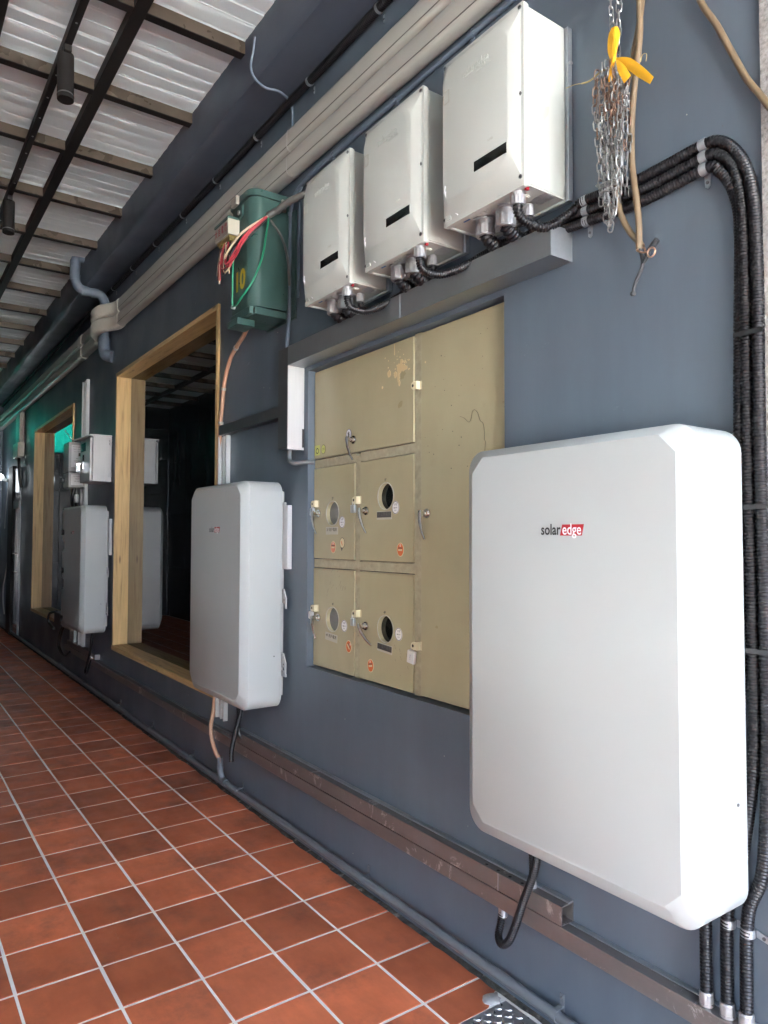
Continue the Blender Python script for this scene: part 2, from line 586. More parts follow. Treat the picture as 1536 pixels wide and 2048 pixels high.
def spline(pts, step=0.01):
    P = [Vector(p) for p in pts]
    P = [P[0] * 2 - P[1]] + P + [P[-1] * 2 - P[-2]]
    out = []
    for i in range(1, len(P) - 2):
        a, b, c, d = P[i - 1:i + 3]
        n = max(2, int((c - b).length / step))
        for k in range(n):
            t = k / n
            out.append(0.5 * ((2 * b) + (c - a) * t + (2 * a - 5 * b + 4 * c - d) * t * t + (3 * b - a - 3 * c + d) * t ** 3))
    out.append(P[-2])
    return out


def resample(path, step):
    P = [Vector(p) for p in path]
    out = [P[0]]
    acc = 0.0
    for i in range(1, len(P)):
        seg = (P[i] - P[i - 1]).length
        if seg < 1e-9: continue
        d = step - acc
        while d <= seg:
            out.append(P[i - 1].lerp(P[i], d / seg))
            d += step
        acc = (acc + seg) % step if True else 0
    return out


def corrugated(path, r, pitch=0.0085, n=12, depth=0.2):
    pts = resample(spline(path, 0.004), pitch / 4)
    prof = (1.0, 1.0, 1 - depth, 1 - depth)
    mb = MB()
    mb.tube(pts, r, n, radii=[r * prof[i % 4] for i in range(len(pts))])
    return mb


_fonts = {}


def text_mesh(s, size, name="lettering", extrude=0.0, sx=1.0, bold=0.0, align='CENTER'):
    cu = bpy.data.curves.new("txt", 'FONT')
    cu.body = s
    cu.size = size
    cu.extrude = extrude
    cu.offset = bold
    cu.align_x = align
    cu.align_y = 'CENTER'
    cu.resolution_u = 3
    o = bpy.data.objects.new("txt", cu)
    COL.objects.link(o)
    dg = bpy.context.evaluated_depsgraph_get()
    me = bpy.data.meshes.new_from_object(o.evaluated_get(dg))
    bpy.data.objects.remove(o)
    bpy.data.curves.remove(cu)
    me.name = name
    me.transform(Matrix.Diagonal((sx, 1, 1, 1)))
    me.materials.clear()
    return me


def text(s, size, x, y, z, m, parent, name="lettering", extrude=0.0, sx=1.0, bold=0.0, align='CENTER', rot=0.0, facing='-y'):
    me = text_mesh(s, size, name, extrude, sx, bold, align)
    if facing == '-y':
        M = Matrix.Rotation(R(90), 4, 'X') @ Matrix.Rotation(rot, 4, 'Z')
    else:  # '+x'
        M = Matrix.Rotation(R(90), 4, 'Z') @ Matrix.Rotation(R(90), 4, 'X') @ Matrix.Rotation(rot, 4, 'Z')
    me.transform(M)
    o = bpy.data.objects.new(name, me)
    COL.objects.link(o)
    set_mat(o, m)
    o.parent = parent
    o.location = Vector((x, y, z)) - origin(parent)
    return o


def uv_grain(o, axis):
    """UV along the board: U across the grain, V along it"""
    me = o.data
    uv = me.uv_layers.new(name="UVMap")
    off = random.uniform(0, 20)
    for p in me.polygons:
        nrm = p.normal
        for li in p.loop_indices:
            c = me.vertices[me.loops[li].vertex_index].co
            along = c[axis]
            others = [c[i] for i in range(3) if i != axis]
            k = [i for i in range(3) if i != axis]
            across = others[0] if abs(nrm[k[1]]) > abs(nrm[k[0]]) else others[1]
            uv.data[li].uv = (across + off, along + off)


# ================================================================== SETTING
# ---- ground outside and screed under the tiles
g = MB().add([(-120, -120, -0.16), (120, -120, -0.16), (120, 120, -0.16), (-120, 120, -0.16)], [(0, 1, 2, 3)])
ground = solo("ground", g, "concrete", "grey concrete ground reaching away outside the passage", None, loc=(0, 0, -0.16), kind="structure")
W = 2.75
mb = MB().box(-14.4, 4.7, -W - 0.1, -0.0, -0.12, 0.0022)
floor = props(part("floor", mb, "grout", None), "pale grout bed of the red tiled passage floor", None, None, "structure")
mb = MB()
xx = -14.3
pts = []
while xx < -1.3:
    pts.append((xx, -0.016 - random.uniform(0, 0.011)))
    xx += 0.05
for a, b in zip(pts[:-1], pts[1:]):
    mb.add([(a[0], a[1], 0.0045), (b[0], b[1], 0.0045), (b[0], 0, 0.010), (a[0], 0, 0.010)], [(0, 1, 2, 3)])
part("joint_strip", mb, "dirt_strip", floor)

# tiles
PX, PY, GAP = 0.2747, 0.2747, 0.0110
tw = PX - GAP


def tile_mesh():
    h = tw / 2
    b = 0.002
    mb = MB()
    rings = [[(-h, -h, -0.003), (h, -h, -0.003), (h, h, -0.003), (-h, h, -0.003)],
             [(-h, -h, 0.0030), (h, -h, 0.0030), (h, h, 0.0030), (-h, h, 0.0030)],
             [(-h + b, -h + b, 0.0042), (h - b, -h + b, 0.0042), (h - b, h - b, 0.0042), (-h + b, h - b, 0.0042)]]
    mb.loft(rings, cap0=False)
    me = mesh_from(mb, "tile")
    me.materials.append(MATS["tile_clay"])
    return me


tme = tile_mesh()
x_line, y_line = -3.006, -0.2635
cells = []
for i in range(-42, 37):
    for j in range(-1, 10):
        cx = x_line + (i + 0.5) * PX
        cy = y_line - (j + 0.5) * PX
        if cx < -14.2 or cy < -W or cx > 4.6: continue
        cells.append((cx, cy, i, j))
cp = cam.matrix_world.translation


def in_view(p, margin=0.05):
    q = cam.matrix_world.inverted() @ Vector(p)
    if q.z > -0.2: return False
    f = 1433.67
    px, py = f * q.x / -q.z, f * q.y / -q.z
    return abs(px) < 768 + 260 * margin * 10 and abs(py) < 1024 + 260 * margin * 10


seen = sorted([c for c in cells if in_view((c[0], c[1], 0))], key=lambda c: (Vector((c[0], c[1], 0)) - cp).length)
single = set((c[2], c[3]) for c in seen[:296])
rest = MB()
TREAD_X = -1.765
for cx, cy, i, j in cells:
    if cx + PX / 2 > TREAD_X and cy > -0.45:
        # the plate cuts these away; a clipped tile is laid separately
        if cx - PX / 2 < TREAD_X - 0.02:
            x0, x1 = cx - tw / 2, TREAD_X - 0.004
            mbt = MB()
            y0, y1 = cy - tw / 2, cy + tw / 2
            if j == -1:   # broken corner beside the plate
                out = [(x0, y0), (x1, y0), (x1, y1 - 0.11), (x1 - 0.018, y1 - 0.085), (x1 - 0.03, y1 - 0.05), (x1 - 0.052, y1 - 0.035), (x1 - 0.055, y1 - 0.012), (x1 - 0.07, y1), (x0, y1)]
            else:
                out = [(x0, y0), (x1, y0), (x1, y1), (x0, y1)]
            mbt.prism_z(out, -0.003, 0.004)
            part("tile", mbt, "tile_clay", floor)
        continue
    if (i, j) in single:
        o = bpy.data.objects.new("tile", tme)
        COL.objects.link(o)
        o.parent = floor
        o.location = (cx + random.gauss(0, 0.0006), cy + random.gauss(0, 0.0006), random.uniform(-0.0004, 0.0007))
        o.rotation_euler = (random.gauss(0, 0.0012), random.gauss(0, 0.0012), random.gauss(0, 0.0015))
    else:
        h = tw / 2
        b = 0.002
        rest.loft([[(cx - h, cy - h, -0.003), (cx + h, cy - h, -0.003), (cx + h, cy + h, -0.003), (cx - h, cy + h, -0.003)],
                   [(cx - h, cy - h, 0.0030), (cx + h, cy - h, 0.0030), (cx + h, cy + h, 0.0030), (cx - h, cy + h, 0.0030)],
                   [(cx - h + b, cy - h + b, 0.004), (cx + h - b, cy - h + b, 0.004), (cx + h - b, cy + h - b, 0.004), (cx - h + b, cy + h - b, 0.004)]], cap0=False)
o = part("tile_field", rest, "tile_clay", floor)
o["kind"] = "stuff"
mb = MB()
ol = []
for k in range(18):
    a = 2 * math.pi * k / 18
    rr = 0.042 * random.uniform(0.65, 1.2)
    ol.append((-1.795 + rr * math.cos(a) * 0.75, -0.062 + rr * math.sin(a)))
mb.loft([[(x, y, 0.001) for x, y in ol], [(-1.795 + (x + 1.795) * 0.85, -0.062 + (y + 0.062) * 0.85, 0.0062) for x, y in ol]])
part("mortar_patch", mb, "mortar", floor, smooth=60)

# tread plate let into the floor
plate = thing("tread_plate", "steel checker plate let into the tile floor at the wall foot", "floor plate", (-1.3, -0.24, 0))
part("plate_sheet", MB().box(TREAD_X, -0.75, -0.445, -0.03, -0.004, 0.003), "tread_steel", plate)
lm = MB()
hl, hw = 0.0125, 0.0042
lm.loft([[(-hl, 0, 0), (0, -hw, 0), (hl, 0, 0), (0, hw, 0)], [(-hl * .7, 0, 0.0028), (0, -hw * .6, 0.0028), (hl * .7, 0, 0.0028), (0, hw * .6, 0.0028)]], cap0=False)
lme = mesh_from(lm, "lozenge", smooth=20)
lme.materials.append(MATS["tread_steel"])
for i in range(42):
    for j in range(18):
        x = TREAD_X + 0.018 + i * 0.0235
        y = -0.435 + j * 0.0235
        if x > -1.30 or y > -0.04: continue
        if len([1 for c in plate.children]) > 290: break
        o = bpy.data.objects.new("lozenge", lme)
        COL.objects.link(o)
        o.parent = plate
        o.location = Vector((x, y, 0.003)) - plate.location
        o.rotation_euler = (0, 0, R(45 if (i + j) % 2 else -45))

# ---- long wall with openings
ZR = 0.9
holes = [(-11.03, -8.57, 0.52, 3.06), (-6.80, -4.36, 0.525, 3.06), (-3.19, -1.79, 0.897, 2.397)]
XB = sorted({-14.4, -0.885, *[h[0] for h in holes], *[h[1] for h in holes]})
ZB = sorted({0.0, 4.95, *[h[2] for h in holes], *[h[3] for h in holes]})
wall = MB()
vid = {}


def vtx(x, z):
    if (x, z) not in vid:
        vid[(x, z)] = len(wall.v)
        wall.v.append((x, 0.0, z))
    return vid[(x, z)]


for xa, xb in zip(XB[:-1], XB[1:]):
    for za, zb in zip(ZB[:-1], ZB[1:]):
        xm, zm = (xa + xb) / 2, (za + zb) / 2
        if any(h[0] < xm < h[1] and h[2] < zm < h[3] for h in holes): continue
        wall.f.append((vtx(xa, za), vtx(xb, za), vtx(xb, zb), vtx(xa, zb)))
for (xa, xb, za, zb) in holes:
    d = 0.20
    for (p, q) in (((xa, za), (xa, zb)), ((xb, za), (xb, zb)), ((xa, za), (xb, za)), ((xa, zb), (xb, zb))):
        wall.quad((p[0], 0, p[1]), (q[0], 0, q[1]), (q[0], d, q[1]), (p[0], d, p[1]))
    wall.quad((xa, d, za), (xb, d, za), (xb, d, zb), (xa, d, zb))
wall.quad((-14.4, 0, 4.95), (-0.885, 0, 4.95), (-0.885, 3.0, 4.95), (-14.4, 3.0, 4.95))
wall.quad((-14.4, 3.0, 0), (-0.885, 3.0, 0), (-0.885, 3.0, 4.95), (-14.4, 3.0, 4.95))
wall.quad((-0.885, 0.0, 0), (-0.885, 3.0, 0), (-0.885, 3.0, 4.95), (-0.885, 0.0, 4.95))
wall.quad((-14.4, 0.0, 0), (-14.4, 3.0, 0), (-14.4, 3.0, 4.95), (-14.4, 0.0, 4.95))
wo = solo("painted_wall", wall, "wall_paint", "long dark blue-grey painted wall with two windows and a meter recess", "wall", loc=(-7, 0, 0))

random.seed(17)
fl = MB()
hl_ = MB()
for k in range(110):
    x, z = random.uniform(-6.6, -0.9), random.uniform(0.1, 3.3)
    if any(h[0] - 0.03 < x < h[1] + 0.03 and h[2] - 0.03 < z < h[3] + 0.03 for h in holes): continue
    r_ = random.uniform(0.001, 0.0032)
    (fl if k % 3 else hl_).prism_y([(x + r_ * random.uniform(0.6, 1.3) * math.cos(a), z + r_ * random.uniform(0.6, 1.5) * math.sin(a)) for a in [2 * math.pi * q / 7 for q in range(7)]], -0.0007, -0.0002)
part("paint_flecks", fl, "plate_pale", wo)["kind"] = "stuff"
part("pin_holes", hl_, "ink_faint", wo)["kind"] = "stuff"

# granite pier at the near end, lengthened out of view to keep sun out
gr = MB().box(-0.884, 6.7, -0.012, 3.0, -0.16, 4.95)
solo("granite_pier", gr, "granite", "speckled granite pier closing the near end of the painted wall", "pier", loc=(2.9, 0, -0.16))

# ---- beam under the roof along the wall
mb = MB()
prof = [(-0.002, 3.905), (-0.20, 3.893), (-0.238, 3.905), (-0.255, 3.94), (-0.257, 4.22), (-0.002, 4.22)]
xs = [-14.35 + 0.45 * k for k in range(31)]
rings = []
for x in xs:
    rings.append([(x, y + (random.gauss(0, 0.0025) if -0.25 < y < -0.1 else 0), z + random.gauss(0, 0.002) * (z < 4)) for y, z in prof])
mb.loft(rings)
solo("ceiling_beam", mb, "beam_paint", "deep blue-grey boxed beam running along the wall under the roof", "beam", smooth=40)

# ---- roof: purlins, runners, sheets
ROOF_X1 = 3.6  # near end carried past the view to hold back sky light
roof = thing("canopy_roof", "black framed metal roof with ribbed silver sheets over the passage", "roof", (-5.0, -1.4, 4.08))
ZC = 4.085
for k in range(-13, 15):
    x = -3.43 - 0.777 * k
    if x > ROOF_X1 or x < -14.3: continue
    mb = MB()
    mb.box(x - 0.003, x, -W, -0.2575, ZC + 0.0035, ZC + 0.066)
    mb.box(x - 0.05, x - 0.003, -W, -0.2575, ZC + 0.063, ZC + 0.066)
    pu = part("purlin", mb, "purlin_bronze", roof)
    part("flange", MB().box(x - 0.052, x - 0.0005, -W, -0.2575, ZC, ZC + 0.003), "frame_black", pu)
    part("flange", MB().box(x - 0.052, x - 0.049, -W, -0.2575, ZC + 0.003, ZC + 0.02), "frame_black", pu)
for yc in (-0.80, -1.36, -2.1):
    x0, x1 = -14.3, ROOF_X1
    mb = MB()
    mb.box(x0, x1, yc - 0.032, yc + 0.032, ZC - 0.004, ZC + 0.06)
    part("runner", mb, "frame_black", roof, bevel=0.003)
zs = ZC + 0.070
x = -14.4
k = 0
SW = 0.777
while x < ROOF_X1 + 0.1:
    ribs = 7
    prof = []
    p = SW / ribs
    for i in range(ribs):
        a = x + i * p
        sag = 0.0
        prof += [(a, zs + 0.002), (a + p * 0.30, zs), (a + p * 0.52, zs - 0.0015), (a + p * 0.82, zs), (a + p * 0.86, zs + 0.003), (a + p * 0.95, zs + 0.003), (a + p * 0.995, zs + 0.0012)]
    prof.append((x + SW - 0.004, zs + 0.001))
    ys = [-W - 0.1, -2.2, -1.7, -1.2, -0.8, -0.5, -0.24]
    rings = []
    for y in ys:
        rings.append([(a, y, z + 0.004 * math.sin(y * 3 + k) + random.gauss(0, 0.0012)) for a, z in prof])
    mb = MB()
    mb.loft(rings, False, False, closed=False)
    o = part("roof_sheet", mb, "roof_foil", roof, smooth=24)
    x += SW
    k += 1
part("roof_cap", MB().box(-14.5, ROOF_X1, -W - 0.2, 0.0 - 0.002, zs + 0.06, zs + 0.12), "frame_black", roof)

# ---- opposite wall (far part seen in the window glass, near part shaped for light) and end wall with teal sheet
OPP_X1 = 4.7
PALE_X = -6.5  # panels on the near side of this are the added pale reflector
GAP_Z = 1.25
GAP_A, GAP_B = -0.3, 0.7      # unseen opening added low in the opposite wall to light the fronts
opp = thing("panel_wall", "dark metal panel wall across the passage, unseen near part made pale to bounce light", "wall", (-9, -W, 0))
x = -14.3
while x < OPP_X1 - 0.1:
    x1 = min(x + 1.0, OPP_X1)
    if x < GAP_B - 0.3 and x1 > GAP_A + 0.3:
        part("panel", MB().box(x + 0.004, x1 - 0.004, -W - 0.04, -W, GAP_Z, 4.186), "bounce_panel", opp, bevel=0.003)
        x += 1.0
        continue
    for za, zb in ((0.0, 0.98), (0.98, 2.0), (2.0, 3.03), (3.03, 4.19)):
        part("panel", MB().box(x + 0.004, x1 - 0.004, -W - 0.04, -W, za + 0.004, zb - 0.004), "panel_dark" if x < PALE_X else "bounce_panel", opp, bevel=0.003)
    x += 1.0
part("backing", MB().box(-14.3, GAP_A, -W - 0.12, -W - 0.042, 0, 4.2), "frame_black", opp)
part("backing", MB().box(GAP_B, OPP_X1, -W - 0.12, -W - 0.042, 0, 4.2), "frame_black", opp)
endw = thing("end_wall", "dark panelled wall closing the far end of the passage under a teal sheet", "wall", (-14.35, -1.4, 0))
part("plaster", MB().box(-14.42, -14.30, -0.30, 0.0 - 0.001, 0, 4.2), "wall_paint", endw)
for ya, yb in ((-W, -2.05), (-2.05, -1.35), (-1.35, -0.72), (-0.72, -0.30)):
    for za, zb in ((0.0, 1.1), (1.1, 2.42), (2.42, 3.12)):
        part("panel", MB().box(-14.34, -14.30, ya + 0.003, yb - 0.003, za + 0.003, zb - 0.003), "panel_dark", endw, bevel=0.003)
part("backing", MB().box(-14.42, -14.342, -W - 0.12, -0.30, 0, 3.13), "frame_black", endw)
part("lintel", MB().box(-14.42, -14.30, -W - 0.12, -0.30, 3.72, 4.2), "panel_dark", endw)
part("panel", MB().box(-14.42, -14.30, -W - 0.12, -1.6, 3.133, 3.717), "panel_dark", endw)
part("plaster", MB().box(-14.42, -14.30, -0.349, -0.301, 3.133, 3.717), "wall_paint", endw)
mb = MB()
n = 24
for a in range(n):
    y0 = -1.6 + 1.25 * a / n
    y1 = -1.6 + 1.25 * (a + 1) / n
    w0 = 0.012 * math.sin(a * 1.3)
    w1 = 0.012 * math.sin((a + 1) * 1.3)
    mb.quad((-14.37 + w0, y0, 3.125), (-14.37 + w1, y1, 3.125), (-14.37 + w1, y1, 3.725), (-14.37 + w0, y0, 3.725))
solo("teal_sheet", mb, "teal_sheet", "bright teal translucent sheet over the gap above the end wall", "sheet", smooth=60)


# ================================================================== WINDOWS
def window(name, x0, x1, label):
    z0, z1 = 0.525, 3.06
    t = thing(name, label, "window", ((x0 + x1) / 2, 0, z0), "timber framed display windows")
    yf, yb, gy = -0.014, 0.19, 0.116
    th = 0.036
    fr = []
    for a, b in ((x0, x0 + th), (x1 - th, x1)):
        o = part("jamb", MB().box(a + 0.0015, b, yf, yb, z0 + 0.045, z1 - th - 0.001), "pine_wood", t, bevel=0.002)
        uv_grain(o, 2)
    o = part("head", MB().box(x0 + 0.0015, x1 - 0.0015, yf - 0.001, yb, z1 - th, z1 - 0.0015), "pine_wood", t, bevel=0.002)
    uv_grain(o, 0)
    o = part("sill", MB().box(x0 + 0.0015, x1 - 0.0015, yf - 0.004, yb, z0 + 0.0015, z0 + 0.045), "pine_wood", t, bevel=0.003)
    uv_grain(o, 0)
    for a, b in ((x1 - 0.001 - 0.03, x1 + 0.012), ):
        pass
    part("glass", MB().box(x0 + th, x1 - th, gy, gy + 0.008, z0 + 0.045, z1 - th), "glass_window", t)
    return t


window("display_window", -6.80, -4.36, "tall pine framed window with dark mirror glass behind the middle battery")
window("display_window", -11.03, -8.57, "far pine framed window reflecting the teal sheet beside the farthest battery")


# ================================================================== BATTERIES
def make_battery(x0, z0, label, brackets=True):
    Wd, Hd = 0.79, 1.179
    x1, z1 = x0 + Wd, z0 + Hd
    t = thing("battery", label, "battery", ((x0 + x1) / 2, 0, z0), "white wall batteries in a row")
    n = 8
    r = 0.062
    yb, ym, yf = -0.040, -0.231, -0.2626
    back = rrect(x0, x1, z0, z1, r, n)
    fx0, fx1, fz0, fz1, c = x0 + 0.052, x1 - 0.038, z0 + 0.048, z1 - 0.026, 0.046
    front = []
    for (a, b) in (((fx1, fz1 - c), (fx1 - c, fz1)), ((fx0 + c, fz1), (fx0, fz1 - c)), ((fx0, fz0 + c), (fx0 + c, fz0)), ((fx1 - c, fz0), (fx1, fz0 + c))):
        for k in range(n + 1):
            s = k / n
            front.append((a[0] + (b[0] - a[0]) * s, a[1] + (b[1] - a[1]) * s))
    def ring(pl, y): return [(x, y, z) for x, z in pl]
    def mixr(s): return [(a[0] + (b[0] - a[0]) * s, a[1] + (b[1] - a[1]) * s) for a, b in zip(back, front)]
    mb = MB()
    mb.loft([ring(rrect(x0 + .004, x1 - .004, z0 + .004, z1 - .004, r, n), yb), ring(back, yb - 0.004), ring(back, ym + 0.004), ring(mixr(0.07), ym - 0.001), ring(mixr(0.95), yf + 0.0018), ring(mixr(1.0), yf)])
    part("body", mb, "battery_white", t, smooth=28)
    # back plate and hanging bracket
    part("back_plate", MB().box(x0 + 0.03, x1 - 0.02, -0.040, -0.022, z0 + 0.06, z1 - 0.05), "unit_grey", t)
    xr = x1
    if brackets:
        part("wall_bracket", MB().box(xr - 0.05, xr + 0.035, -0.030, -0.004, z0 + 0.72, z0 + 1.055).box(xr - 0.05, xr + 0.022, -0.034, -0.030, z0 + 1.055, z0 + 1.07), "white_steel", t, bevel=0.002)
        for zz in (0.56, 0.225):
            h = MB().prism_y([(xr - 0.03, z0 + zz - 0.02), (xr + 0.014, z0 + zz - 0.015), (xr + 0.020, z0 + zz - 0.045), (xr + 0.030, z0 + zz - 0.045), (xr + 0.032, z0 + zz + 0.008), (xr + 0.004, z0 + zz + 0.055), (xr - 0.03, z0 + zz + 0.055)], -0.034, -0.028)
            part("hook", h, "white_steel", t)
            part("screw", MB().cyl((xr + 0.012, -0.036, z0 + zz), (xr + 0.012, -0.028, z0 + zz), 0.005, 8), "screw_dark", t)
        h = MB().prism_y([(xr - 0.03, z0 + 0.16), (xr + 0.03, z0 + 0.162), (xr + 0.03, z0 + 0.175), (xr + 0.004, z0 + 0.19), (xr - 0.03, z0 + 0.195)], -0.034, -0.026)
        part("hook", h, "white_steel", t)
    part("screw", MB().cyl((xr - 0.0005, -0.085, z0 + 0.27), (xr + 0.002, -0.085, z0 + 0.27), 0.004, 8), "screw_dark", t)
    # logo sticker: clear label, black word, red slanted block with white word
    sxc, szc = x0 + 0.403, z0 + 0.928
    L, H, sl = 0.170, 0.040, 0.010
    y = yf - 0.0004
    st = MB().prism_y([(sxc - L / 2 - sl / 2, szc - H / 2), (sxc + L / 2 - sl / 2, szc - H / 2), (sxc + L / 2 + sl / 2, szc + H / 2), (sxc - L / 2 + sl / 2, szc + H / 2)], y - 0.0003, y + 0.0003)
    s_ = part("logo_sticker", st, "battery_white", t)
    rb = MB()
    xa, xb2 = sxc + 0.0055, sxc + L / 2 - 0.006
    hh = H / 2 - 0.005
    sl2 = 0.0075
    rb.prism_y([(xa - sl2 / 2, szc - hh), (xb2 - sl2 / 2, szc - hh), (xb2 + sl2 / 2, szc + hh), (xa + sl2 / 2, szc + hh)], y - 0.0008, y - 0.0003)
    part("red_block", rb, "logo_red", s_)
    text("solar", 0.042, sxc + 0.0035, y - 0.0013, szc + 0.0005, "ink_black", s_, sx=0.84, bold=0.0008, align='RIGHT')
    text("edge", 0.042, sxc + 0.0420, y - 0.0013, szc + 0.0005, "sticker_white", s_, sx=0.82, bold=0.0005)
    return t


BZ = 0.637
bat = make_battery(-1.720, BZ, "large white wall battery nearest the camera beside the black conduits", brackets=False)
b2 = make_battery(-4.174, BZ + 0.023, "white wall battery in front of the dark pine framed window")
b3 = copy_tree(b2)
b3.location = Vector(b2.location) + Vector((-3.533, 0, 0.004))
b3["label"] = "farthest white wall battery below the small white cabinet"


# ================================================================== INVERTERS
def make_inverter(x0, z0, label):
    w, h = 0.375, 0.570
    x1, z1 = x0 + w, z0 + h
    t = thing("inverter", label, "inverter", ((x0 + x1) / 2, 0, z0), "white inverters above the steel trunking")
    yf, yl, yb = -0.243, -0.218, -0.026
    part("body", MB().box(x0 + 0.006, x1 - 0.006, yl + 0.014, yb, z0 + 0.012, z1 - 0.004), "inverter_white", t, bevel=0.004)
    # cover with lip and raised clipped-corner panel
    px0, px1, pz0, pz1 = x0 + 0.026, x1 - 0.048, z0 + 0.072, z1 - 0.040
    c = 0.058
    plate = [(px1, pz1 - c), (px1 - c * .8, pz1), (px0 + c * .55, pz1), (px0, pz1 - c), (px0, pz0 + c), (px0 + c * .55, pz0), (px1 - c * .8, pz0), (px1, pz0 + c)]
    e = 0.0035
    outer = [(x1, z1 - e), (x1 - e, z1), (x0 + e, z1), (x0, z1 - e), (x0, z0 + e), (x0 + e, z0), (x1 - e, z0), (x1, z0 + e)]
    ri = lambda pl, y: [(x, y, z) for x, z in pl]
    mb = MB()
    mb.loft([ri(outer, yl + 0.016), ri(outer, yl)] + [ri([(a[0] + (b[0] - a[0]) * s, a[1] + (b[1] - a[1]) * s) for a, b in zip(outer, plate)], yl + (yf - yl) * q) for s, q in ((0.22, 0.08), (0.90, 0.93), (1.0, 1.0))])
    cv = part("cover", mb, "inverter_panel", t, smooth=20)
    part("lip", MB().box(x0 + 0.002, x1 - 0.002, yl + 0.0165, yl + 0.024, z0 + 0.002, z1 - 0.002), "inverter_white", t, bevel=0.002)
    # screen
    part("screen", MB().box(px1 - 0.147, px1 - 0.002, yf - 0.0005, yf + 0.004, z0 + 0.113, z0 + 0.146), "meter_glass", cv)
    # label square: raised outline
    fx, fz = px0 + 0.004, z0 + 0.405
    fr = MB()
    for a in ((fx, fx + 0.0016, fz, fz + 0.044), (fx + 0.0264, fx + 0.028, fz, fz + 0.044), (fx + 0.0016, fx + 0.0264, fz, fz + 0.0016), (fx + 0.0016, fx + 0.0264, fz + 0.0424, fz + 0.044)):
        fr.box(a[0], a[1], yf - 0.0012, yf + 0.001, a[2], a[3])
    part("label_frame", fr, "plate_pale", cv)
    # embossed name
    text("solaredge", 0.040, x0 + 0.185, yf - 0.0008, z0 + 0.460, "inverter_panel", cv, name="embossed_name", extrude=0.0014, sx=0.82, bold=0.0003)
    part("embossed_bar", MB().prism_y([(x0 + 0.190, z0 + 0.437), (x0 + 0.255, z0 + 0.437), (x0 + 0.2565, z0 + 0.4395), (x0 + 0.1915, z0 + 0.4395)], yf - 0.0014, yf), "inverter_panel", cv)
    text("L1 L2", 0.010, x0 + 0.255, yf - 0.0008, z0 + 0.187, "plate_pale", cv, name="small_mark", extrude=0.0005)
    # screws
    for xx, zz in ((x0 + 0.010, z1 - 0.016), (x1 - 0.014, z1 - 0.016), (x1 - 0.014, z0 + 0.285), (x1 - 0.014, z0 + 0.030), (x0 + 0.010, z0 + 0.285), (x0 + 0.010, z0 + 0.024)):
        s_ = part("screw", MB().cyl((xx, yl - 0.0045, zz), (xx, yl + 0.004, zz), 0.0068, 12), "screw_dark", cv, smooth=40)
        part("socket", MB().cyl((xx, yl - 0.005, zz), (xx, yl - 0.0044, zz), 0.0032, 8), "ink_black", t)
    # plastic seal strap low on the left
    pth = spline([(px0 + 0.012, yf - 0.001, z0 + 0.125), (px0 + 0.012, yf - 0.002, z0 + 0.10), (px0 + 0.018, yl - 0.012, z0 + 0.065), (px0 + 0.034, yl - 0.006, z0 + 0.035), (px0 + 0.052, yl - 0.004, z0 + 0.018)], 0.006)
    part("seal_strap", MB().tube(pth, 0.0022, 6).sphere((px0 + 0.012, yf - 0.002, z0 + 0.102), 0.0045, 8, 5), "sticker_white", t, smooth=50)
    part("seal_tab", MB().box(x0 + 0.016, x0 + 0.045, yl - 0.008, yl - 0.003, z0 + 0.014, z0 + 0.032), "inverter_white", t, bevel=0.002)
    # bottom plate and what sits in it
    zb = z0 + 0.009
    part("bottom_plate", MB().box(x0 + 0.008, x1 - 0.008, yl + 0.02, yb - 0.004, zb, zb + 0.004), "inverter_white", t)
    part("bottom_rim", MB().box(x0 + 0.008, x1 - 0.008, yb - 0.004, yb, z0 + 0.001, z0 + 0.014).box(x0 + 0.007, x0 + 0.011, yl + 0.02, yb, z0 + 0.001, z0 + 0.014), "inverter_white", t)
    def disc(ux, vy, r):
        m_ = MB()
        c_ = (x0 + ux, -0.243 + vy)
        for rr, zz0, zz1 in ((r, zb - 0.0035, zb), (r * 0.80, zb - 0.006, zb - 0.0035)):
            m_.prism_z(circ(c_[0], c_[1], rr, 24), zz0, zz1)
        m_.prism_z(circ(c_[0], c_[1], r * 0.10, 8), zb - 0.008, zb - 0.006)
        part("knockout", m_, "inverter_white", t, smooth=40)
    for ux, vy in ((0.150, 0.052), (0.208, 0.048), (0.266, 0.046)):
        disc(ux, vy, 0.024)
    disc(0.305, 0.095, 0.020)
    def gland(ux, vy, r, hgt, collar=None):
        cx, cy = x0 + ux, -0.243 + vy
        m_ = MB()
        if collar:
            m_.prism_z(circ(cx, cy, collar, 28), zb - 0.006, zb)
        zt = zb - 0.006
        m_.prism_z(circ(cx, cy, r * 1.02, 24), zt - hgt * 0.30, zt)
        ol = []
        for k in range(40):
            a = 2 * math.pi * k / 40
            rr = r * (1.10 if k % 4 < 2 else 1.02)
            ol.append((cx + rr * math.cos(a), cy + rr * math.sin(a)))
        m_.prism_z(ol, zt - hgt * 0.92, zt - hgt * 0.32)
        m_.prism_z(circ(cx, cy, r * 1.0, 24), zt - hgt, zt - hgt * 0.92)
        part("gland", m_, "gland_metal", t, smooth=35)
        return cx, cy, zt - hgt
    if True:
        gland(0.117, 0.108, 0.030, 0.052, 0.043)
        gland(0.212, 0.108, 0.032, 0.056, 0.046)
        gland(0.326, 0.048, 0.021, 0.042)
        gland(0.282, 0.140, 0.017, 0.036)
    # vent grille
    m_ = MB()
    for k in range(9):
        xx = x0 + 0.300 + 0.0075 * k
        hy = 0.026 * math.sqrt(max(0.05, 1 - ((k - 4) / 4.6) ** 2))
        m_.box(xx, xx + 0.0022, -0.243 + 0.150 - hy, -0.243 + 0.150 + hy, zb - 0.0022, zb - 0.0003)
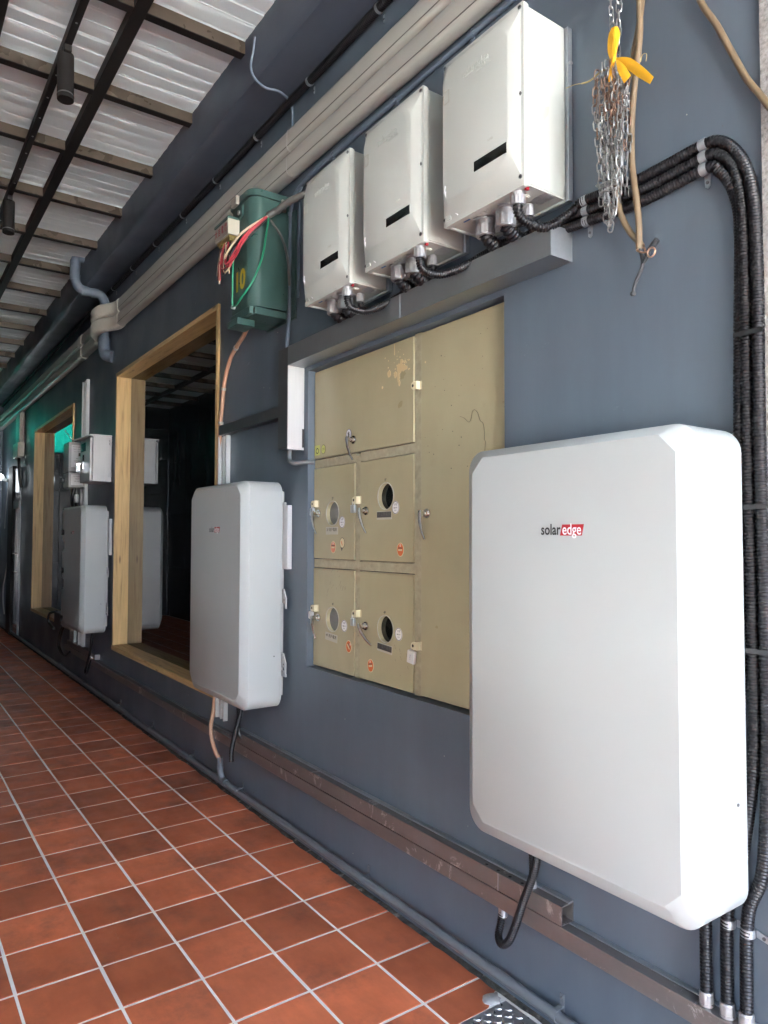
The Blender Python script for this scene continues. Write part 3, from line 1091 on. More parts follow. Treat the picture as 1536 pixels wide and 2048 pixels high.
    for k in range(7):
        yy = -0.243 + 0.150 - 0.022 + 0.0073 * k
        m_.box(x0 + 0.298, x0 + 0.364, yy, yy + 0.002, zb - 0.0026, zb - 0.0012)
    part("vent_grille", m_, "gland_metal", t)
    part("blue_tape", MB().box(x0 + 0.062, x0 + 0.092, yl + 0.026, yl + 0.040, zb - 0.0008, zb - 0.0001), "tape_blue", t)
    part("red_plug", MB().box(x1 - 0.016, x1 - 0.007, yl + 0.017, yl + 0.028, z0 - 0.005, z0 + 0.008), "led_red", t)
    # galvanised wall bracket behind
    part("wall_bracket", MB().box(x0 + 0.03, x1 - 0.002, -0.024, -0.003, z0 + 0.006, z1 - 0.002).box(x1 - 0.002, x1 + 0.004, -0.024, -0.003, z0 + 0.006, z1 - 0.002), "galvanised", t, bevel=0.0015)
    part("bracket_bolt", MB().cyl((x1 + 0.003, -0.014, z1 - 0.12), (x1 + 0.010, -0.014, z1 - 0.12), 0.007, 6), "gland_metal", t)
    return t


IZ = 2.602
inv = make_inverter(-1.858, IZ, "large white inverter box at the right end of the row, next to the hanging chain")
i2 = copy_tree(inv)
i2.location = Vector(inv.location) + Vector((-0.486, 0, -0.006))
i2["label"] = "middle white inverter box of the three above the trunking"
i3 = copy_tree(inv)
i3.location = Vector(inv.location) + Vector((-0.976, 0, -0.012))
i3["label"] = "leftmost white inverter box, next to the green telephone box"
part("scuff_mark", MB().prism_y([(0, 0), (0, 0), (0, 0)], 0, 0) if False else MB().add([(-1.4885, -0.125, 2.83), (-1.4885, -0.105, 2.86), (-1.4885, -0.10, 2.885), (-1.4885, -0.118, 2.88), (-1.4885, -0.133, 2.85)], [(0, 1, 2, 3, 4)]), "plate_pale", inv)

# ================================================================== STEEL TRUNKING
t = thing("cable_trunking", "galvanised cable trunking over the meter cabinet with a short white-sided leg", "cable trunking", (-2.4, 0, 2.0))
part("top_run", MB().box(-3.225, -1.487, -0.101, -0.002, 2.417, 2.514), "dark_steel", t, bevel=0.0015)
part("end_cap", MB().box(-1.487, -1.484, -0.102, -0.0025, 2.416, 2.515), "galvanised", t)
part("joint_strap", MB().box(-2.272, -2.266, -0.1025, -0.101, 2.4175, 2.514), "galvanised", t)
leg = MB().prism_y([(-3.33, 2.0), (-3.228, 2.0), (-3.228, 2.417), (-3.2255, 2.417), (-3.2255, 2.514), (-3.33, 2.514)], -0.100, -0.002)
part("leg", leg, "shaded_steel", t, bevel=0.0015)
part("white_side", MB().box(-3.228, -3.225, -0.098, -0.004, 1.992, 2.4165).box(-3.225, -3.223, -0.098, -0.092, 1.992, 2.4165), "white_steel", t)
part("grommet_strip", MB().box(-3.225, -3.220, -0.016, -0.006, 2.005, 2.10), "black_plastic", t)
part("side_arm", MB().box(-4.235, -3.331, -0.052, -0.002, 2.182, 2.243), "shaded_steel", t, bevel=0.0015)
# pale vertical channel behind the middle battery
t = thing("white_channel", "white ribbed vertical channel behind the middle battery", "channel", (-4.235, 0, 0.42))
part("channel", MB().box(-4.300, -4.170, -0.010, -0.002, 0.425, 2.18).box(-4.300, -4.292, -0.030, -0.010, 0.425, 2.18).box(-4.178, -4.170, -0.030, -0.010, 0.425, 2.18).box(-4.242, -4.232, -0.022, -0.010, 0.425, 2.18), "white_steel", t)
t = thing("white_channel", "white vertical channel rising between the far window and the small white cabinet", "channel", (-7.9, 0, 0.4))
part("channel", MB().box(-8.05, -7.86, -0.012, -0.002, 0.42, 3.2).box(-8.05, -8.04, -0.036, -0.012, 0.42, 3.2).box(-7.87, -7.86, -0.036, -0.012, 0.42, 3.2).box(-7.97, -7.955, -0.03, -0.012, 0.42, 3.2), "white_steel", t)
for zz in (3.16, 3.10):
    part("hole", MB().cyl((-7.91, -0.0135, zz), (-7.91, -0.012, zz), 0.008, 8), "ink_black", t)
t = thing("white_channel", "short white channel showing below the farthest battery at its left", "channel", (-8.35, 0, 0.3))
part("channel", MB().box(-8.45, -8.25, -0.034, -0.002, 0.30, 1.2), "white_steel", t, bevel=0.004)


# lower rails (two stacked boxes of bare steel)
def z_rail(x): return 0.0
low = thing("floor_rail", "long bare steel channel low on the wall, lower of the two", "steel rail", (-4.5, 0, 0.316))
seg = [(-8.6, -3.92), (-3.918, -0.80)]
for a, b in seg:
    zt = 0.3625
    part("rail_face", MB().box(a, b, -0.055, -0.002, 0.309, zt), "rail_steel", low, bevel=0.0015)
part("top_rib", MB().box(-8.6, -0.80, -0.018, -0.0025, 0.363, 0.3665), "galvanised", low)
up = thing("floor_rail", "shorter open-ended steel channel lying on the lower rail", "steel rail", (-2.7, 0, 0.372))
z0u, z1u = 0.3670, 0.424
mb = MB()
xa, xb = -3.95, -1.500
mb.box(xa, xb, -0.056, -0.0535, z0u, z1u).box(xa, xb, -0.0535, -0.002, z1u - 0.0022, z1u).box(xa, xb, -0.0535, -0.002, z0u, z0u + 0.0022).box(xa, xb, -0.0045, -0.002, z0u + 0.0022, z1u - 0.0022)
part("channel", mb, "rail_steel", up)
part("lid_rib", MB().box(xa, xb, -0.022, -0.0022, z1u + 0.0004, z1u + 0.006), "galvanised", up)
part("joint_sleeve", MB().box(-1.775, -1.770, -0.0575, -0.056, z0u, z1u), "galvanised", up)
for xx in (-1.84, -1.785, -1.73, -1.675):
    part("hole", MB().prism_z(circ(xx, -0.043, 0.006, 10), z1u + 0.0004, z1u + 0.0012), "ink_black", up)
t = thing("floor_rail", "steel channel piece under the farthest battery", "steel rail", (-7.9, 0, 0.24))
part("channel", MB().box(-8.5, -7.25, -0.05, -0.002, 0.372, 0.42), "rail_steel", t, bevel=0.0015)


# ================================================================== CONDUITS
def saddle(parent, p, d, r, foot=(0, 0, -1), wdt=0.020):
    """metal strap round a pipe at p, pipe direction d, foot direction"""
    p, d, ft = Vector(p), Vector(d).normalized(), Vector(foot).normalized()
    mb = MB()
    mb.tube([p - d * wdt / 2, p + d * wdt / 2], r, 14)
    tip = p + ft * (r + 0.026)
    yw = -0.003
    side = d * (wdt * 0.45)
    a = p + ft * (r * 0.8)
    q = [Vector((v.x, 0, v.z)) for v in (a - side, a + side, tip + side * 0.8, tip + ft * 0.006, tip - side * 0.8)]
    mb.loft([[(v.x, yw, v.z) for v in q], [(v.x, yw - 0.003, v.z) for v in q]])
    o = part("clamp", mb, "galvanised", parent, smooth=35)
    c = p + ft * (r + 0.016)
    part("clamp_screw", MB().cyl((c.x, yw - 0.0055, c.z), (c.x, yw - 0.003, c.z), 0.0045, 8), "screw_dark", o)
    return o


def nut(parent, p, d, r, ln=0.034):
    p, d = Vector(p), Vector(d).normalized()
    u = d.orthogonal().normalized()
    w = d.cross(u)
    mb = MB()
    def ring(c, rr, alt=0):
        return [c + (u * math.cos(2 * math.pi * k / 32) + w * math.sin(2 * math.pi * k / 32)) * rr * (1 - (alt if k % 4 < 2 else 0)) for k in range(32)]
    mb.loft([ring(p, r * 0.96), ring(p + d * ln * 0.1, r * 1.08), ring(p + d * ln * 0.12, r * 1.10, 0.06), ring(p + d * ln * 0.8, r * 1.10, 0.06), ring(p + d * ln * 0.82, r * 1.14), ring(p + d * ln, r * 1.14)])
    return part("gland", mb, "gland_metal", parent, smooth=30)


def conduit(label, path, r, clamps=(), nuts=(), group=None, pitch=0.0085, m="black_conduit", depth=0.2, n=12):
    xs = sum(p[0] for p in path) / len(path)
    t = thing("black_conduit", label, "conduit", (xs, 0, min(p[2] for p in path)), group)
    part("corrugated_tube", corrugated(path, r, pitch, n, depth), m, t, smooth=60)
    for p, d, ft in clamps:
        saddle(t, p, d, r * 1.08, ft)
    for p, d in nuts:
        nut(t, p, d, r * 1.05)
    return t


GC = "black conduits turning down the near end of the wall"
rc = 0.0155
gx, gy, gz = -1.858 + 0.326, -0.243 + 0.048, IZ + 0.003 - 0.042
conduit("upper black corrugated conduit looping from the right inverter and turning down the wall",
        [(gx, gy, gz + 0.008), (gx, gy, gz - 0.018), (gx + 0.008, gy + 0.020, gz - 0.045), (gx + 0.035, gy + 0.085, gz - 0.058), (-1.452, -0.05, 2.548), (-1.414, -0.030, 2.577), (-1.236, -0.022, 2.569), (-1.037, -0.022, 2.579), (-0.985, -0.022, 2.568), (-0.946, -0.022, 2.528), (-0.917, -0.022, 2.467), (-0.903, -0.022, 2.396), (-0.897, -0.022, 2.31), (-0.895, -0.022, 2.158), (-0.896, -0.022, 1.8), (-0.890, -0.022, 1.3), (-0.892, -0.022, 1.0), (-0.905, -0.022, 0.75), (-0.943, -0.024, 0.62), (-0.947, -0.030, 0.385)],
        rc, [((-1.412, -0.028, 2.577), (1, 0, 0.02), (0, 0, -1)), ((-1.029, -0.022, 2.579), (1, 0, 0.03), (0, 0, -1)), ((-0.945, -0.022, 0.585), (0, 0, 1), (1, 0, -0.25))], [((-0.947, -0.030, 0.396), (0, 0, -1))], GC)
conduit("middle black corrugated conduit of the bundle turning down the wall",
        [(-1.80, -0.024, 2.556), (-1.485, -0.024, 2.551), (-1.236, -0.020, 2.536), (-1.028, -0.020, 2.547), (-0.983, -0.020, 2.533), (-0.953, -0.020, 2.492), (-0.935, -0.02, 2.42), (-0.929, -0.02, 2.34), (-0.926, -0.02, 2.166), (-0.927, -0.02, 1.8), (-0.922, -0.02, 1.3), (-0.925, -0.02, 1.0), (-0.96, -0.02, 0.75), (-0.995, -0.022, 0.62), (-0.995, -0.030, 0.385)],
        rc, [((-1.412, -0.022, 2.547), (1, 0, -0.05), (0, 0, -1)), ((-1.029, -0.02, 2.547), (1, 0, 0.03), (0, 0, -1)), ((-0.995, -0.02, 0.585), (0, 0, 1), (1, 0, 0))], [((-0.995, -0.030, 0.396), (0, 0, -1))], GC)
conduit("lower black corrugated conduit of the bundle turning down the wall",
        [(-1.80, -0.022, 2.528), (-1.485, -0.022, 2.520), (-1.237, -0.019, 2.503), (-1.029, -0.019, 2.516), (-0.99, -0.019, 2.495), (-0.962, -0.016, 2.45), (-0.944, -0.012, 2.38), (-0.94, -0.012, 2.30), (-0.945, -0.012, 2.1), (-0.95, -0.014, 1.8), (-0.955, -0.016, 1.2), (-1.0, -0.02, 0.8), (-1.049, -0.022, 0.62), (-1.050, -0.030, 0.385)],
        rc, [((-1.412, -0.02, 2.516), (1, 0, -0.05), (0, 0, -1)), ((-1.029, -0.019, 2.516), (1, 0, 0.03), (0, 0, -1))], [((-1.050, -0.030, 0.396), (0, 0, -1))], GC)
# straps on the vertical run
for zz in (2.05, 1.62, 1.27):
    b = MB().box(-0.948, -0.874, -0.0405, -0.038, zz - 0.006, zz + 0.006).box(-0.948, -0.945, -0.0405, -0.002, zz - 0.006, zz + 0.006)
    solo("cable_tie", b, "black_plastic", {2.05: "black tie round the conduits level with the cabinet top", 1.62: "black tie round the conduits beside the battery logo height", 1.27: "black tie round the conduits halfway down the near battery"}[zz], "cable tie", group="ties on the vertical conduits")

GL = "black conduits looping under the inverters"
for k, dx, dz in ((0, -0.486, -0.006), (1, -0.976, -0.012)):
    ax, ay, az = gx + dx, gy, gz + dz
    conduit("black corrugated conduit looping below the %s inverter" % ("middle" if k == 0 else "leftmost"),
            [(ax, ay, az + 0.008), (ax, ay, az - 0.02), (ax + 0.012, ay + 0.012, az - 0.048), (ax + 0.055, ay + 0.05, az - 0.066), (ax + 0.12, ay + 0.085, az - 0.056), (ax + 0.20, ay + 0.12, az - 0.030), (ax + 0.28, ay + 0.135, az - 0.012), (ax + 0.40, -0.03, az - 0.008)], rc, group=GL)
# thick conduits from the inverters straight down into the trunking
for k, (dx, dz, nm) in enumerate(((0, 0, "right"), (-0.486, -0.006, "middle"), (-0.976, -0.012, "leftmost"))):
    for (ux, vy, rr, w) in ((0.117, 0.108, 0.0245, "first"), (0.212, 0.108, 0.0255, "second"), (0.282, 0.140, 0.0140, "thin")):
        cx, cy = -1.858 + dx + ux, -0.243 + vy
        z1_ = IZ + dz - 0.048
        lean = -0.04 if cy < -0.11 else 0
        yb_ = max(cy, -0.078)
        lab = {"first": "left thick conduit dropping from the %s inverter into the trunking", "second": "right thick conduit dropping from the %s inverter into the trunking", "thin": "thin conduit dropping from the back gland of the %s inverter"}[w] % nm
        conduit(lab, [(cx, cy, z1_ + 0.012), (cx, cy + (yb_ - cy) * 0.3, z1_ - 0.008), (cx, yb_, 2.525), (cx, yb_, 2.505)], rr, pitch=0.0125 if rr > 0.02 else 0.0085, depth=0.16, n=16, group="conduits dropping from inverters into the trunking")

# black conduit along the beam corner
cl = []
xx = -2.52
while xx > -7.0:
    cl.append(xx)
    xx -= 0.62
t = conduit("long black corrugated conduit in the corner under the beam", [(-0.95, -0.032, 3.872), (-2.5, -0.032, 3.870), (-4.5, -0.032, 3.870), (-7.0, -0.032, 3.868), (-10, -0.032, 3.868), (-14.2, -0.032, 3.868)], 0.021, pitch=0.011, n=9)
for xx in cl:
    saddle(t, (xx, -0.032, 3.870), (1, 0, 0), 0.0225, (0, 0, -1), 0.016)

# loops between the rail and the near battery
conduit("black conduit hanging in a U from the near battery to the lower rail", [(-1.772, -0.034, 0.300), (-1.772, -0.045, 0.255), (-1.757, -0.070, 0.230), (-1.722, -0.09, 0.226), (-1.690, -0.09, 0.250), (-1.66, -0.09, 0.31), (-1.625, -0.09, 0.40), (-1.585, -0.092, 0.49), (-1.560, -0.10, 0.56), (-1.545, -0.12, 0.66)], 0.0135, nuts=[((-1.772, -0.034, 0.276), (0, 0, 1))])
conduit("short black conduit between the upper rail and the near battery", [(-1.640, -0.032, 0.43), (-1.640, -0.032, 0.52), (-1.636, -0.05, 0.66)], 0.0125, nuts=[((-1.640, -0.032, 0.448), (0, 0, -1))])
conduit("thick black cable hanging under the middle battery in front of the rail", [(-3.80, -0.07, 0.68), (-3.82, -0.075, 0.55), (-3.86, -0.085, 0.44), (-3.90, -0.09, 0.33), (-3.905, -0.09, 0.262)], 0.0145, pitch=0.009)
mb = MB().tube(spline([(-3.90, -0.06, 0.68), (-3.875, -0.062, 0.52), (-3.865, -0.06, 0.42), (-3.84, -0.04, 0.395)], 0.02), 0.011, 8)
solo("black_cable", mb, "black_plastic", "thin black cable behind the thick one under the middle battery", "cable", smooth=60)
t = thing("black_cable", "black cable loop hanging under the farthest battery", "cable", (-7.4, 0, 0.22))
part("cable", MB().tube(spline([(-7.32, -0.06, 0.66), (-7.35, -0.065, 0.48), (-7.44, -0.07, 0.34), (-7.52, -0.075, 0.235), (-7.47, -0.075, 0.205), (-7.40, -0.07, 0.28), (-7.37, -0.05, 0.36)], 0.02), 0.012, 8), "black_plastic", t, smooth=60)
nut(t, (-7.37, -0.05, 0.36), (0, 0, 1), 0.014)
mb = MB()
for dx in (0.0, 0.07):
    mb.tube(spline([(-8.32 - dx, -0.09, 0.62), (-8.46 - dx, -0.11, 0.52), (-8.52 - dx, -0.12, 0.36), (-8.36 - dx, -0.1, 0.27), (-8.2, -0.08, 0.33)], 0.03), 0.012, 8)
solo("black_cable", mb, "black_plastic", "tangle of black cables low beside the far window", "cable", smooth=60)
mb = MB()
mb.box(-8.95, -8.55, -0.10, -0.02, 0.56, 0.70).tube(spline([(-8.9, -0.08, 0.70), (-9.1, -0.12, 0.66), (-9.15, -0.12, 0.56), (-8.95, -0.1, 0.50)], 0.03), 0.016, 8)
solo("socket_box", mb, "black_plastic", "small black socket with lead on the far window sill", "socket", bevel=0.01)


# ================================================================== METER CABINET
CY = 0.045
cab = thing("meter_cabinet", "olive steel meter cabinet with six doors recessed in the wall", "meter cabinet", (-2.5, CY, 0.9))
ML, MR = -3.188, -1.792
# frame bars
fb = 0.062
fy0, fy1 = CY - 0.005, CY + 0.05
bars = [(-2.353, -2.309, 0.900, 2.395), (-2.803, -2.762, 0.900, 1.925)]
for a, b, c, d in bars:
    part("frame_bar", MB().box(a, b, fy0, fy1, c, d), "cabinet_frame", cab)
for a, b, zc in ((ML, -2.803, 1.9185), (-2.762, -2.353, 1.9185), (ML, -2.803, 1.4165), (-2.762, -2.353, 1.4165)):
    part("frame_bar", MB().box(a, b, fy0 + 0.0004, fy1, zc - 0.021, zc + 0.021), "cabinet_frame", cab)
part("back_board", MB().box(ML, MR, CY + 0.052, CY + 0.06, 0.898, 2.396), "dark_gap", cab)


def door_plate(x0, x1, z0, z1, y0, y1, hole=None):
    mb = MB()
    if hole is None:
        return mb.box(x0, x1, y0, y1, z0, z1)
    cx, cz, r = hole
    angs = [2 * math.pi * k / 32 for k in range(32)]
    for px, pz in ((x0, z0), (x1, z0), (x1, z1), (x0, z1)):
        angs.append(math.atan2(pz - cz, px - cx) % (2 * math.pi))
    angs = sorted(set(round(a, 6) for a in angs))
    inner, outer = [], []
    for a in angs:
        ca, sa = math.cos(a), math.sin(a)
        inner.append((cx + r * ca, cz + r * sa))
        ts = []
        if ca > 1e-9: ts.append((x1 - cx) / ca)
        if ca < -1e-9: ts.append((x0 - cx) / ca)
        if sa > 1e-9: ts.append((z1 - cz) / sa)
        if sa < -1e-9: ts.append((z0 - cz) / sa)
        tt = min(ts)
        outer.append((cx + tt * ca, cz + tt * sa))
    A = [(x, y0, z) for x, z in outer]
    B = [(x, y0, z) for x, z in inner]
    C = [(x, y1, z) for x, z in inner]
    D = [(x, y1, z) for x, z in outer]
    mb.loft([D, A, B, C], False, False)
    return mb


def door(x0, x1, z0, z1, label=None, hole=None, dusty=False):
    g_ = 0.0042
    d = part("door", door_plate(x0 + g_, x1 - g_, z0 + g_, z1 - g_, CY - 0.010, CY + 0.008, hole), "cabinet_olive", cab, label=label, bevel=0.0 if hole else 0.0015)
    # meter window and its raised rim
    if hole:
        cx, cz, r = hole
        part("meter_window", MB().prism_y(circ(cx, cz, r + 0.004, 32), CY + 0.0085, CY + 0.012), "meter_glass_dusty" if dusty else "meter_glass", d)
        ring = MB()
        rin = [(x, CY - 0.0105, z) for x, z in circ(cx, cz, r, 32)]
        rout = [(x, CY - 0.0105, z) for x, z in circ(cx, cz, r + 0.0028, 32)]
        rin2 = [(x, CY - 0.014, z) for x, z in circ(cx, cz, r, 32)]
        rout2 = [(x, CY - 0.014, z) for x, z in circ(cx, cz, r + 0.0028, 32)]
        ring.loft([rin, rin2, rout2, rout], False, False)
        part("window_rim", ring, "plate_pale", d, smooth=50)
    return d


dA = door(ML, -2.353, 1.9395, 2.393, "wide upper cabinet door with cream paint splashes")
dB = door(-2.309, MR, 0.902, 2.393, "tall plain right cabinet door with a thin crack line")
dML = door(ML, -2.803, 1.4375, 1.8975, hole=(-3.0, 1.664, 0.0585), dusty=True, label="middle left cabinet door with a grey dusty meter window")
dMR = door(-2.762, -2.353, 1.4375, 1.8975, hole=(-2.553, 1.726, 0.0585), label="middle right cabinet door with a dark meter window")
dBL = door(ML, -2.803, 0.902, 1.3955, hole=(-2.997, 1.149, 0.0585), dusty=True, label="bottom left cabinet door with a grey dusty meter window")
dBR = door(-2.762, -2.353, 0.902, 1.3955, hole=(-2.553, 1.148, 0.0585), label="bottom right cabinet door with a dark meter window")
YD = CY - 0.010


def handle(d, x, z, ang=8, ln=0.105):
    m_ = MB()
    m_.prism_y(circ(x, z, 0.019, 20), YD - 0.006, YD)
    m_.cyl((x, YD - 0.005, z), (x, YD - 0.040, z), 0.010, 14, 0.0085)
    m_.prism_y(circ(x, z, 0.013, 16), YD - 0.018, YD - 0.006)
    part("handle_stem", m_, "chrome", d, smooth=40)
    a = R(ang)
    dx, dz = math.sin(a), -math.cos(a)
    nx, nz = -dz, dx
    m_ = MB()
    rings = []
    for s, wv, yo, th in ((-0.012, 0.0085, -0.038, 0.010), (0.0, 0.0105, -0.040, 0.012), (0.03, 0.009, -0.038, 0.010), (0.07, 0.0075, -0.030, 0.008), (ln, 0.005, -0.020, 0.005)):
        px, pz = x + dx * s, z + dz * s
        bow = 0.006 * math.sin(math.pi * max(0, s) / ln)
        px -= nx * bow; pz -= nz * bow
        rings.append([(px + nx * wv * c + 0, YD + yo - th / 2 * sgn, pz + nz * wv * c) for c, sgn in ((-1, 0.4), (-0.5, 1), (0.5, 1), (1, 0.4), (1, -0.6), (-1, -0.6))])
    m_.loft(rings)
    part("handle_lever", m_, "chrome", d, smooth=40)


handle(dA, -2.812, 2.003, 12, 0.10)
handle(dML, -3.135, 1.667, 4)
handle(dMR, -2.705, 1.667, 14)
handle(dB, -2.262, 1.643, 2)
handle(dBL, -3.132, 1.146, 2)
handle(dBR, -2.705, 1.147, 42)


def hasp(d, x, z):
    m_ = MB()
    m_.prism_y(circ(x, z, 0.019, 16) if False else [(x + 0.020, z - 0.016), (x + 0.020, z + 0.016), (x, z + 0.016), (x - 0.010, z + 0.012), (x - 0.015, z + 0.003), (x - 0.013, z - 0.009), (x - 0.003, z - 0.016)], YD - 0.022, YD - 0.018)
    m_.box(x + 0.020, x + 0.0225, YD - 0.022, YD, z - 0.017, z + 0.017)
    m_.box(x + 0.0225, x + 0.032, YD - 0.002, YD, z - 0.017, z + 0.018)
    part("hasp", m_, "hasp_cream", d, bevel=0.001)
    part("hasp_hole", MB().prism_y(circ(x - 0.001, z, 0.0065, 12), YD - 0.0224, YD - 0.022), "ink_black", d)


def padlock(x, z, m, label, rot=0.0, txt=None, w=0.030, h=0.036):
    t = thing("padlock", label, "padlock", (x, YD - 0.02, z + 0.012), "padlocks on the meter cabinet hasps")
    y = YD - 0.020
    part("body", MB().box(x - w / 2, x + w / 2, y - 0.008, y + 0.008, z - h - 0.006, z - 0.006), m, t, bevel=0.003)
    pth = [(x - 0.008, y, z - 0.008)] + [(x + 0.008 * -math.cos(a), y, z + 0.014 + 0.008 * math.sin(a)) for a in [math.pi * k / 8 for k in range(9)]] + [(x + 0.008, y, z - 0.008)]
    part("shackle", MB().tube(pth, 0.0022, 6), "gland_metal", t, smooth=60)
    if txt:
        text(txt, 0.009, x, y - 0.0083, z - h / 2 - 0.006, "ink_navy", t, name="lettering", rot=R(90))
    t.rotation_euler = (0, rot, 0)
    return t


for d, x, z in ((dML, -3.166, 1.715), (dMR, -2.780, 1.718), (dBL, -3.164, 1.192), (dBR, -2.778, 1.198), (dB, -2.332, 2.172), (dB, -2.330, 1.105)):
    hasp(d, x, z)
padlock(-3.168, 1.699, "galvanised", "small grey padlock on the left hasp of the middle row")
padlock(-2.785, 1.702, "galvanised", "small grey padlock between the two middle row doors")
padlock(-3.168, 1.178, "sticker_grey", "pale padlock with a printed tag on the bottom left hasp", rot=0.15, txt="0108")
padlock(-2.784, 1.182, "galvanised", "slim grey padlock between the two bottom row doors", w=0.026)
padlock(-2.336, 1.090, "sticker_grey", "white tagged padlock hanging on the tall right door", rot=0.12, txt="2 M 8", w=0.044, h=0.052)


# print and stickers on the doors
def oval(d, x, z, r, rz, m, rim, name="sticker", rot=0):
    y = YD - 0.0006
    a = part(name, MB().prism_y(circ(x, z, r, 28, rz), y - 0.0003, y + 0.0004), rim, d)
    part("sticker_face", MB().prism_y(circ(x, z, r * 0.87, 28, rz * 0.9), y - 0.0007, y - 0.0003), m, d)
    return y - 0.0010


for d, x, z in ((dML, -2.914, 1.619), (dMR, -2.481, 1.674), (dBL, -2.891, 1.128), (dBR, -2.457, 1.136)):
    y = YD - 0.0006
    part("sticker", MB().prism_y(circ(x, z, 0.0255, 28, 0.0275), y - 0.0003, y + 0.0004), "sticker_white", d)
    part("sticker_ring", MB().loft([[(a, y - 0.0006, b) for a, b in circ(x, z, 0.0222, 28, 0.0243)], [(a, y - 0.0006, b) for a, b in circ(x, z, 0.0245, 28, 0.0266)]], False, False), "ink_navy", d)
    text("台電", 0.011, x, y - 0.0009, z + 0.013, "ink_navy", d, name="sticker_text")
    text("8 8 1 9", 0.0085, x, y - 0.0009, z - 0.001, "ink_black", d, name="sticker_text", bold=0.0004)
    text("封印", 0.008, x, y - 0.0009, z - 0.013, "ink_navy", d, name="sticker_text")
for d, x, z, m, rt in ((dML, -2.995, 1.499, "sticker_salmon", 0), (dMR, -2.446, 1.494, "sticker_orange", 0), (dBL, -2.851, 1.036, "sticker_orange", R(-50)), (dBR, -2.668, 0.974, "sticker_orange", R(10))):
    y = oval(d, x, z, 0.0245, 0.0295, m, "sticker_cream")
    ca, sa = math.cos(rt), math.sin(rt)
    bx = [(-0.014, -0.005), (0.014, -0.005), (0.014, 0.002), (-0.014, 0.002)]
    part("sticker_band", MB().prism_y([(x + a * ca - b * sa, z + a * sa + b * ca) for a, b in bx], y - 0.0001, y + 0.0002), "sticker_cream", d)
    bx = [(-0.015, 0.005), (0.015, 0.005), (0.015, 0.0095), (-0.015, 0.0095)]
    part("sticker_band", MB().prism_y([(x + a * ca - b * sa, z + a * sa + b * ca) for a, b in bx], y - 0.0001, y + 0.0002), "ink_ink" if False else "plate_dark", d)
    ox, oz = -0.018 * sa, 0.018 * ca
    part("sticker_dot", MB().prism_y(circ(x + ox, z + oz, 0.005, 12), y - 0.0001, y + 0.0002), "sticker_white", d)
    part("sticker_dot", MB().prism_y(circ(x + ox, z + oz, 0.0028, 10), y - 0.0004, y - 0.0001), m, d)
# yellow round sticker with tail, lime stickers, hand sticker
y = oval(dML, -2.912, 1.520, 0.0225, 0.0255, "sticker_cream", "plate_dark")
part("sticker_band", MB().prism_y([(-2.924, 1.527), (-2.918, 1.530), (-2.906, 1.510), (-2.911, 1.507)], y - 0.0002, y), "sticker_salmon", dML)
part("sticker_band", MB().prism_y([(-2.925, 1.500), (-2.905, 1.496), (-2.914, 1.480)], y - 0.0002, y), "plate_dark", dML)
y = YD - 0.0006
part("sticker", MB().box(-3.178, -3.130, y - 0.0003, y + 0.0004, 1.962, 2.012), "sticker_lime", dA)
part("sticker_ring", MB().loft([[(a, y - 0.0006, b) for a, b in circ(-3.154, 1.984, 0.010, 20)], [(a, y - 0.0006, b) for a, b in circ(-3.154, 1.984, 0.015, 20)]], False, False), "ink_black", dA)
y = oval(dA, -3.094, 1.987, 0.021, 0.024, "sticker_lime", "ink_faint")
text("工程", 0.014, -3.094, y - 0.0003, 1.987, "ink_faint", dA, name="sticker_text")
y = oval(dA, -2.858, 2.034, 0.0225, 0.0255, "sticker_white", "ink_navy")
hm = MB()
for a, l_ in ((-24, 0.017), (-10, 0.02), (3, 0.021), (16, 0.019), (50, 0.014)):
    ca, sa = math.sin(R(a)), math.cos(R(a))
    bx0, bz0 = -2.858 + ca * 0.004, 2.026
    hm.prism_y([(bx0 - 0.0016, bz0), (bx0 + 0.0016, bz0), (bx0 + ca * l_ + 0.0013, bz0 + sa * l_), (bx0 + ca * l_ - 0.0013, bz0 + sa * l_)], y - 0.0003, y - 0.0001)
hm.prism_y(circ(-2.858, 2.022, 0.0075, 14), y - 0.0003, y - 0.0001)
part("sticker_hand", hm, "ink_black", dA)
# name plates
for d, x, z, dk, nm, sl in ((dML, -3.008, 1.582, False, "2F 用戶電表", 0), (dMR, -2.566, 1.646, True, "1F 公共電表", 0), (dBL, -3.008, 1.064, False, "4F 用戶電表", R(-4)), (dBR, -2.560, 1.067, True, "3F 用戶電表", R(-4))):
    y = YD - 0.0005
    a, b = 0.056, 0.0155
    ca, sa = math.cos(sl), math.sin(sl)
    q = [(x + u * ca - v * sa, z + u * sa + v * ca) for u, v in ((-a, -b - 0.006), (a, -b - 0.006), (a, b), (-a, b))]
    part("name_plate", MB().prism_y(q, y - 0.0006, y + 0.0004), "plate_pale", d)
    if dk:
        q = [(x + u * ca - v * sa, z + u * sa + v * ca) for u, v in ((-a + 0.002, -b + 0.003), (a - 0.003, -b + 0.003), (a - 0.003, b - 0.003), (-a + 0.002, b - 0.003))]
        part("plate_strip", MB().prism_y(q, y - 0.0009, y - 0.0006), "plate_dark", d)
    text(nm, 0.0185, x, y - 0.0013, z + 0.001, "wire_grey" if dk else "ink_black", d, name="plate_text", bold=0.0002, rot=sl)
for d, x, z, s_ in ((dML, -3.003, 1.737, "2F"), (dMR, -2.558, 1.798, "1F"), (dBL, -2.996, 1.222, "4F"), (dBR, -2.560, 1.219, "4F")):
    text(s_, 0.017, x, YD - 0.0006, z, "ink_black", d, name="floor_mark", bold=0.0003)
